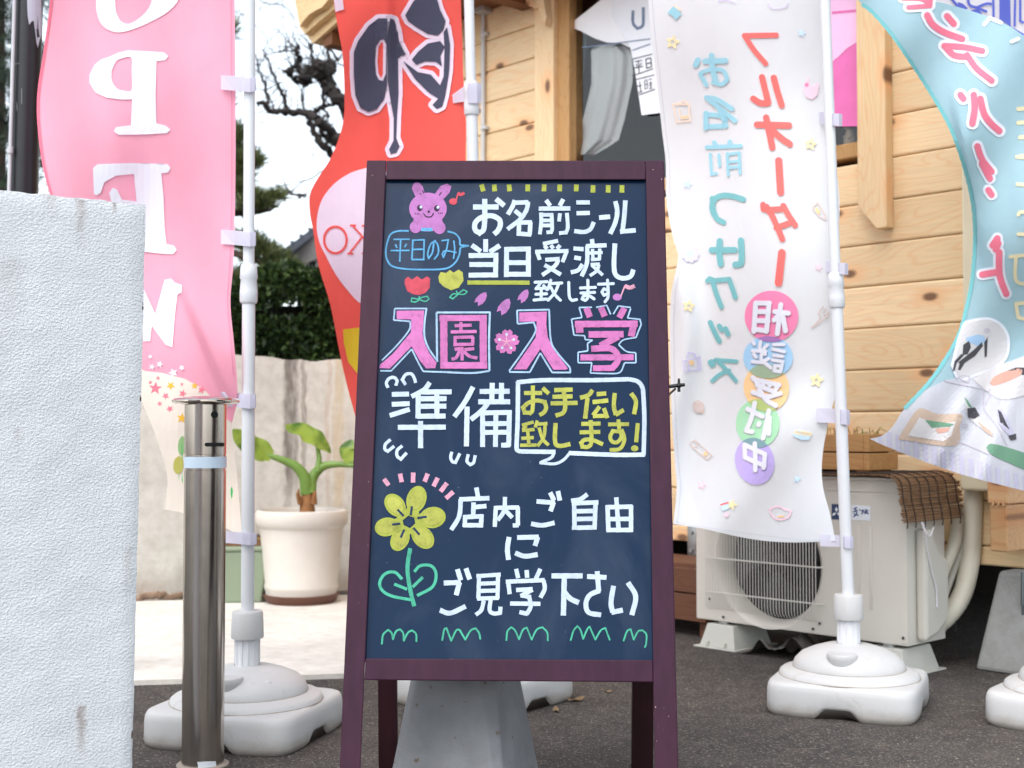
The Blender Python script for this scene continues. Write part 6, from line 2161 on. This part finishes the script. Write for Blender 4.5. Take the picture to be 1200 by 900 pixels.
# ------------------------------------------------------------------ black post and conduit on the left
PY = 3.55
pb0, pt0 = at(27, 225, PY), at(32.5, 0, PY)
dr = (pt0 - pb0) / (pt0.z - pb0.z)
base = pb0 - dr * pb0.z
post = thing("black_post", "scratched black metal post with peeling paint on the far left", "post", base)
M_bpost = mat("black_paint", (17, 18, 24), .42, .15, 12, fine=.1)
mb = MB(); mb.tube([dr * 0, dr * 1.0, dr * 3.0], 17.2 * PY / FPX, 28); mb.build("shaft", M_bpost, post)
class PoS:
    def pt(self, px, py, off=0.0):
        P = at(px, py, PY)
        cxx = base.x + dr.x * P.z
        rr_ = 17.2 * PY / FPX + .0006 + off
        dx = max(-rr_ * .999, min(rr_ * .999, P.x - cxx))
        return Vector((P.x, base.y + dr.y * P.z - math.sqrt(rr_ * rr_ - dx * dx), P.z))
mb = MB()
fill(mb, PoS(), [(38, -40), (38, 10), (38.5, 24), (40, 34), (42, 30), (44, 28), (45, 38), (46, 52), (47, 58), (49, 40), (49.5, 0), (49.6, -40)], mat("bare_primer", (182, 184, 198), .6), step=3, base=0.0)
M_scr = mat("paint_scratch", (132, 132, 136), .6)
mb.build("bare_patch", None, post, True, recalc=False)
mb = MB()
for q in ([(22, 80), (29, 79)], [(19, 118), (20, 130)], [(22, 112), (22, 124)], [(26, 124), (27, 134)], [(32, 108), (32, 126)], [(15, 180), (15.5, 200)], [(18, 133), (20, 137)]):
    stroke(mb, PoS(), q, .7, M_scr, base=0.0)
mb.build("paint_scratches", None, post, True, recalc=False)
c0, c1 = at(10.5, 225, 3.50), at(17, 0, 3.50)
dd_ = (c1 - c0) / (c1.z - c0.z)
cb = c0 - dd_ * c0.z
cable = thing("cable_pipe", "thin pale conduit running up beside the black post", "conduit", cb)
mb = MB(); mb.tube([dd_ * 0, dd_ * 3], .0048, 10)
mb.tube([dd_ * (zz(178, 3.5)) - dd_ * .004, dd_ * (zz(172, 3.5))], .008, 10)
mb.build("conduit", mat("conduit_grey", (186, 188, 192), .5), cable)

# ------------------------------------------------------------------ plants and house beyond the wall
def foliage(name, cols, rough=.55, trans=.25):
    m = bpy.data.materials.new(name)
    t, p = nodes_of(m)
    v = coords(t)
    g = N(t, "ShaderNodeNewGeometry")
    f = math_n(t, 'MULTIPLY_ADD', g.outputs['Random Per Island'], .6, math_n(t, 'MULTIPLY', noise(t, v, 2.2, 3), .5))
    c = ramp(t, f, [(0.2, lin(cols[0])), (0.55, lin(cols[1])), (0.85, lin(cols[2]))])
    t.links.new(c, p.inputs['Base Color'])
    p.inputs['Roughness'].default_value = rough
    tr = N(t, "ShaderNodeBsdfTranslucent"); t.links.new(c, tr.inputs[0])
    ms = N(t, "ShaderNodeMixShader"); ms.inputs[0].default_value = trans
    t.links.new(p.outputs[0], ms.inputs[1]); t.links.new(tr.outputs[0], ms.inputs[2])
    t.links.new(ms.outputs[0], t.nodes['Material Output'].inputs[0])
    return m
def leaf_quad(mb, p, d, n, l, w):
    s = d.cross(n)
    if s.length < 1e-5: s = d.orthogonal()
    s.normalize()
    mb.add([p, p + d * l * .5 + s * w, p + d * l, p + d * l * .5 - s * w], [(0, 1, 2, 3)], False)
def rv(rg): 
    while True:
        v = Vector((rg.uniform(-1, 1), rg.uniform(-1, 1), rg.uniform(-1, 1)))
        if .05 < v.length < 1: return v.normalized()
# hedge
rg = random.Random(5)
HY = 6.6
hx0, hx1 = at(150, 400, HY).x, at(470, 400, HY).x
hz1 = zz(327, HY)
hedge = thing("hedge", "dense dark green clipped hedge behind the old concrete wall", "hedge", ((hx0 + hx1) / 2, HY + .4, 0))
mb = MB()
M_hl = foliage("hedge_leaves", [(26, 40, 20), (44, 66, 30), (84, 106, 52)])
W_ = hx1 - hx0
for k in range(26000):
    x = rg.uniform(hx0, hx1)
    if rg.random() < .75:
        y = HY + abs(rg.gauss(0, .07)); z = rg.uniform(.75, hz1)
    else:
        y = rg.uniform(HY, HY + .7); z = hz1 - abs(rg.gauss(0, .05))
    bmp = .07 * math.sin(x * 5.1 + 1) * math.sin(z * 6 + x) + .05 * math.sin(x * 13 + z * 9)
    z += .05 * math.sin(x * 4.3) + .03 * math.sin(x * 11 + 2) if z > hz1 - .2 else 0
    d = (rv(rg) + Vector((0, -.5, .3))).normalized()
    leaf_quad(mb, Vector((x, y - bmp, z)), d, rv(rg), rg.uniform(.03, .055), rg.uniform(.008, .014))
mb.build("foliage", M_hl, hedge, True, recalc=False)
mb = MB()
for k in range(14):
    x = hx0 + W_ * (k + .5) / 14
    mb.tube([(x, HY + .4, 0), (x + rg.uniform(-.1, .1), HY + .35, hz1 - .35)], [.025, .012], 7)
    for j in range(5):
        z = rg.uniform(.6, hz1 - .2)
        mb.tube([(x, HY + .4, z), (x + rg.uniform(-.2, .2), HY + .15, z + .15)], [.010, .003], 5)
mb.build("stems", mat("hedge_stem", (70, 54, 42), .9), hedge, True)
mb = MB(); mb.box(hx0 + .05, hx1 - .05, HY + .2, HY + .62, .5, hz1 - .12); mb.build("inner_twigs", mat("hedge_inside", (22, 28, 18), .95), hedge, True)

# pine with layered pads behind the pink flag
M_bark = mat("pine_bark", (78, 64, 54), .9, .25, 14, bmp=.5, bscale=30)
M_need = foliage("pine_needles", [(40, 52, 32), (76, 90, 50), (132, 136, 78)], .6, .2)
def pads(mb, c, r_, n, rg, l=.10):
    for k in range(n):
        v = rv(rg) * (rg.random() ** .45)
        p = Vector((c.x + v.x * r_[0], c.y + v.y * r_[1], c.z + v.z * r_[2] - .25 * r_[2] * v.x * v.x))
        axis = (Vector((v.x * .6, v.y * .6, .6)) + rv(rg) * .5).normalized()
        for q in range(7):
            d = (axis + rv(rg) * .65).normalized()
            leaf_quad(mb, p, d, rv(rg), l * rg.uniform(.7, 1.2), .0035)
PYn = 9.5
tb = at(205, 400, PYn)
pine = thing("pine_tree", "garden pine with layered needle pads between the pink and red flags", "tree", (tb.x, PYn, 0))
rg = random.Random(8)
mb = MB()
trunk = [at(205, 600, PYn), at(202, 400, PYn), at(212, 250, PYn), at(200, 100, PYn), at(215, -60, PYn)]
trunk[0].z = 0
mb.tube(catmull(trunk, 8), [.14 - .08 * i / 32 for i in range(33)], 10)
limbs = [([(206, 300), (240, 290), (285, 300), (320, 315)], .05), ([(205, 260), (250, 250), (290, 250), (318, 246)], .045), ([(208, 190), (250, 195), (285, 205)], .04), ([(210, 330), (240, 340), (270, 345)], .035), ([(206, 120), (160, 100), (110, 110)], .04), ([(205, 220), (150, 215), (90, 230)], .04), ([(212, 60), (250, 40), (262, 30)], .03)]
for pts, r0 in limbs:
    P_ = catmull([at(x, y, PYn + rg.uniform(-.1, .1)) for x, y in pts], 6)
    mb.tube(P_, [r0 * (1 - .75 * i / (len(P_) - 1)) for i in range(len(P_))], 8)
mb.build("trunk", M_bark, pine, True)
mb = MB()
for x, y, rx_, ry_, n in ((330, 320, 24, 15, 260), (310, 300, 26, 13, 240), (290, 285, 20, 12, 160), (345, 328, 14, 9, 110), (280, 330, 16, 14, 160), (300, 340, 14, 10, 80), (290, 190, 17, 11, 180), (276, 165, 14, 20, 160), (280, 205, 14, 8, 90), (300, 240, 22, 11, 220), (322, 232, 10, 6, 60), (282, 225, 18, 14, 160), (262, 120, 10, 10, 50), (250, 280, 20, 14, 120), (230, 200, 25, 16, 130), (235, 330, 25, 18, 130), (110, 110, 30, 20, 120), (90, 230, 28, 18, 120), (262, 35, 18, 12, 60), (215, -50, 40, 25, 150)):
    c = at(x, y, PYn)
    pads(mb, c, (rx_ * PYn / FPX, rx_ * PYn / FPX * 1.1, ry_ * PYn / FPX), n, rg)
mb.build("crown", M_need, pine, True, recalc=False)

# dark conifer behind the black post
CY_ = 10.5
con = thing("conifer_tree", "tall dark conifer seen behind the black post at the left edge", "tree", (at(-10, 300, CY_).x, CY_, 0))
M_con = foliage("conifer_needles", [(20, 34, 26), (36, 54, 40), (66, 84, 58)], .6, .15)
mb = MB()
cx_ = at(-10, 300, CY_).x
mb.tube([(cx_, CY_, 0), (cx_, CY_, 5.6)], [.16, .05], 10)
mb.build("trunk", M_bark, con, True)
mb = MB()
rg = random.Random(21)
for k in range(60):
    z = 1.6 + 3.9 * k / 60
    a = k * 2.4
    L_ = .62 * (1 - .25 * k / 60)
    for s in range(3):
        f_ = (s + 1) / 3
        c = Vector((cx_ + math.cos(a) * L_ * f_, CY_ + math.sin(a) * L_ * f_, z - .12 * f_))
        pads(mb, c, (.17, .17, .10), 24, rg, .12)
mb.build("crown", M_con, con, True, recalc=False)

# bare pruned tree: trunk hidden behind the red flag, limbs reaching left
BY = 11.0
bt0 = at(452, 500, BY)
bare = thing("bare_tree", "leafless pruned tree with knotted dark branches against the white sky", "tree", (bt0.x, BY, 0))
M_bb = mat("bare_bark", (50, 44, 42), .95, .3, 10, bmp=.6, bscale=26)
Zt = Zm(270, 0, 3.46)
rg = random.Random(3)
mb = MB()
def limb(pts, r0, r1, jit=.12, seg=6):
    q = [Zt.p(*map(float, s.split(','))) for s in pts.split()]
    base_y = BY + rg.uniform(-.15, .15)
    P_ = catmull([at(x, y, base_y + rg.uniform(-jit, jit)) for x, y in q], seg)
    n_ = len(P_)
    P_ = [p + rv(rg) * min(.022, r0 * .45) for p in P_]
    mb.tube(P_, [(r0 + (r1 - r0) * i / (n_ - 1)) * rg.uniform(.8, 1.14) * .62 for i in range(n_)], 7)
    if r0 > .014:                                       # spur twigs along the limb
        for i in range(1, n_, 3):
            d = (rv(rg) + Vector((0, -.1, .5))).normalized()
            l = rg.uniform(.06, .26)
            mb.tube([P_[i], P_[i] + d * l * .5 + rv(rg) * .03, P_[i] + d * l], [.007, .005, .002], 5)
tr_ = catmull([Vector((bt0.x, BY, 0)), at(455, 400, BY), at(440, 250, BY), at(418, 160, BY), at(404, 118, BY)], 8)
mb.tube(tr_, [.14 - .075 * i / 32 for i in range(33)], 12)
mb.build("trunk", M_bb, bare, True)
mb = MB()
limb("470,420 430,395 400,350 375,310 380,275 350,255", .10, .07)
limb("400,350 395,300 410,262 375,262 345,270", .07, .05)
limb("350,262 320,300 310,335 280,330 250,310 232,290 222,285", .055, .022)
limb("380,330 340,300 290,285 255,280 225,290", .05, .02)
limb("345,260 330,215 325,185", .035, .012); limb("275,285 280,240 270,200 275,180", .045, .018); limb("280,215 255,205 215,208 180,215", .018, .008)
limb("410,262 395,215 375,170 355,120", .03, .012); limb("440,250 405,200 385,170", .022, .012)
limb("455,570 420,545 370,500 320,460 250,455 190,450 140,430 100,415", .075, .030)
limb("415,630 380,590 340,545 325,510 312,470", .055, .035); limb("440,600 400,560 350,505", .05, .04)
limb("320,465 370,440 420,425 455,420", .035, .02); limb("240,455 215,400 185,330 155,260 135,205", .034, .012)
limb("150,425 140,350 120,280 105,220", .030, .010); limb("175,440 165,400 140,370 100,360 20,375", .012, .006)
limb("300,455 290,400 295,350 330,330", .016, .008); limb("380,445 400,470 385,500 405,465", .018, .006)
limb("290,285 300,310 320,320", .03, .03); limb("375,420 378,370 385,330", .03, .02)
limb("395,675 330,720 250,745 190,755 140,780", .010, .006); limb("310,790 280,795 250,785 240,775 215,800 190,805", .022, .010); limb("270,790 285,800 265,810 235,800", .014, .006)
limb("300,800 300,840 310,870", .008, .004); limb("390,660 300,665 230,680 150,720", .006, .003); limb("340,640 330,620 280,620 230,650", .006, .003)
limb("180,215 160,190 170,150 200,130", .007, .003); limb("215,208 230,170 260,140 320,140 400,150", .007, .003); limb("120,280 90,250 40,240", .006, .003)
limb("135,205 150,160 100,100 60,60 10,75", .007, .003); limb("185,330 150,330 120,350", .006, .003)
limb("120,0 150,15 210,20 250,60 265,120", .010, .004); limb("210,0 215,60 210,120", .005, .003); limb("0,145 50,160 90,200", .006, .003)
limb("160,260 200,250 240,230 255,205", .006, .003); limb("60,470 120,455 160,430", .007, .003); limb("20,520 60,560 50,600", .005, .003); limb("0,840 40,860 60,900", .016, .008)
for k in range(230):                                    # fine twigs
    x, y = rg.uniform(20, 440), rg.uniform(20, 820)
    dx, dy = rg.uniform(-85, 85), rg.uniform(-80, 50)
    limb(f"{x:.0f},{y:.0f} {x+dx*.5+rg.uniform(-12,12):.0f},{y+dy*.5+rg.uniform(-12,12):.0f} {x+dx:.0f},{y+dy:.0f}", .0042, .0018, .08)
for x, y, r_ in ((378, 290, .12), (300, 315, .075), (270, 195, .035), (325, 185, .03), (355, 265, .07)):
    q = Zt.p(x, y)
    c = at(q[0], q[1], BY)
    for s in range(7):
        mb.ell(c + rv(rg) * r_ * .55, (r_ * rg.uniform(.3, .5), r_ * .42, r_ * rg.uniform(.25, .45)), 8, 5)
mb.build("branches", M_bb, bare, True)

# neighbour's house
NYd = 15.0
c = at(372, 300, NYd)
nb_ = thing("neighbour_house", "grey house with a dark tiled roof beyond the hedge", "house", (c.x, NYd, 0))
M_nw, M_nr = mat("neighbour_wall", (150, 146, 142), .85), mat("neighbour_roof", (86, 90, 100), .7, .2, 18)
def P_(x, y, Y): return at(x, y, Y)
mb = MB()
x0, x1 = at(352, 320, NYd).x, at(470, 320, NYd).x
zt0 = zz(292, NYd)
mb.box(x0, x1, NYd, NYd + 5, 0, zt0); mb.build("wall", M_nw, nb_, True)
mb = MB()
e0, e1, e2 = at(331, 293, NYd - .6), at(375, 262, NYd - .3), at(470, 190, NYd + .4)
q = Vector((.25, 5.6, .5))
thk = Vector((0, 0, -.10))
mb.hull8([e0, e2, e2 + q, e0 + q], [e0 + thk, e2 + thk, e2 + q + thk, e0 + q + thk])
for k in range(14):
    u = k / 14
    a = e0.lerp(e2, u)
    mb.tube([a + Vector((0, -.01, .012)), a + q + Vector((0, 0, .012))], .022, 6)
mb.build("roof", M_nr, nb_, True)
mb = MB()
g0 = at(345, 300, NYd - .02)
mb.add([at(340, 296, NYd - .3), at(470, 205, NYd - .3), at(470, 260, NYd - .3), at(352, 312, NYd - .3)], [(0, 1, 2, 3)])
mb.build("gable_board", mat("gable_grey", (120, 116, 114), .8), nb_, True, solid=.04)
wx0, wx1 = at(362, 310, NYd).x, at(385, 310, NYd).x
wz0, wz1 = zz(336, NYd), zz(303, NYd)
mb = MB()
for a, b, c_, d in ((wx0 - .05, wx0, wz0, wz1), (wx1, wx1 + .05, wz0, wz1), (wx0 - .05, wx1 + .05, wz1, wz1 + .05), (wx0 - .05, wx1 + .05, wz0 - .05, wz0), ((wx0 + wx1) / 2 - .03, (wx0 + wx1) / 2 + .03, wz0, wz1)):
    mb.box(a, b, NYd - .05, NYd - .003, c_, d)
wnd = mb.build("window", mat("window_white", (212, 212, 210), .5), nb_, True)
mb = MB(); mb.box(wx0, wx1, NYd - .02, NYd - .004, wz0, wz1)
pn = mb.build("pane", mat("window_dark_glass", (70, 78, 84), .1), nb_, True)
pn.parent = wnd
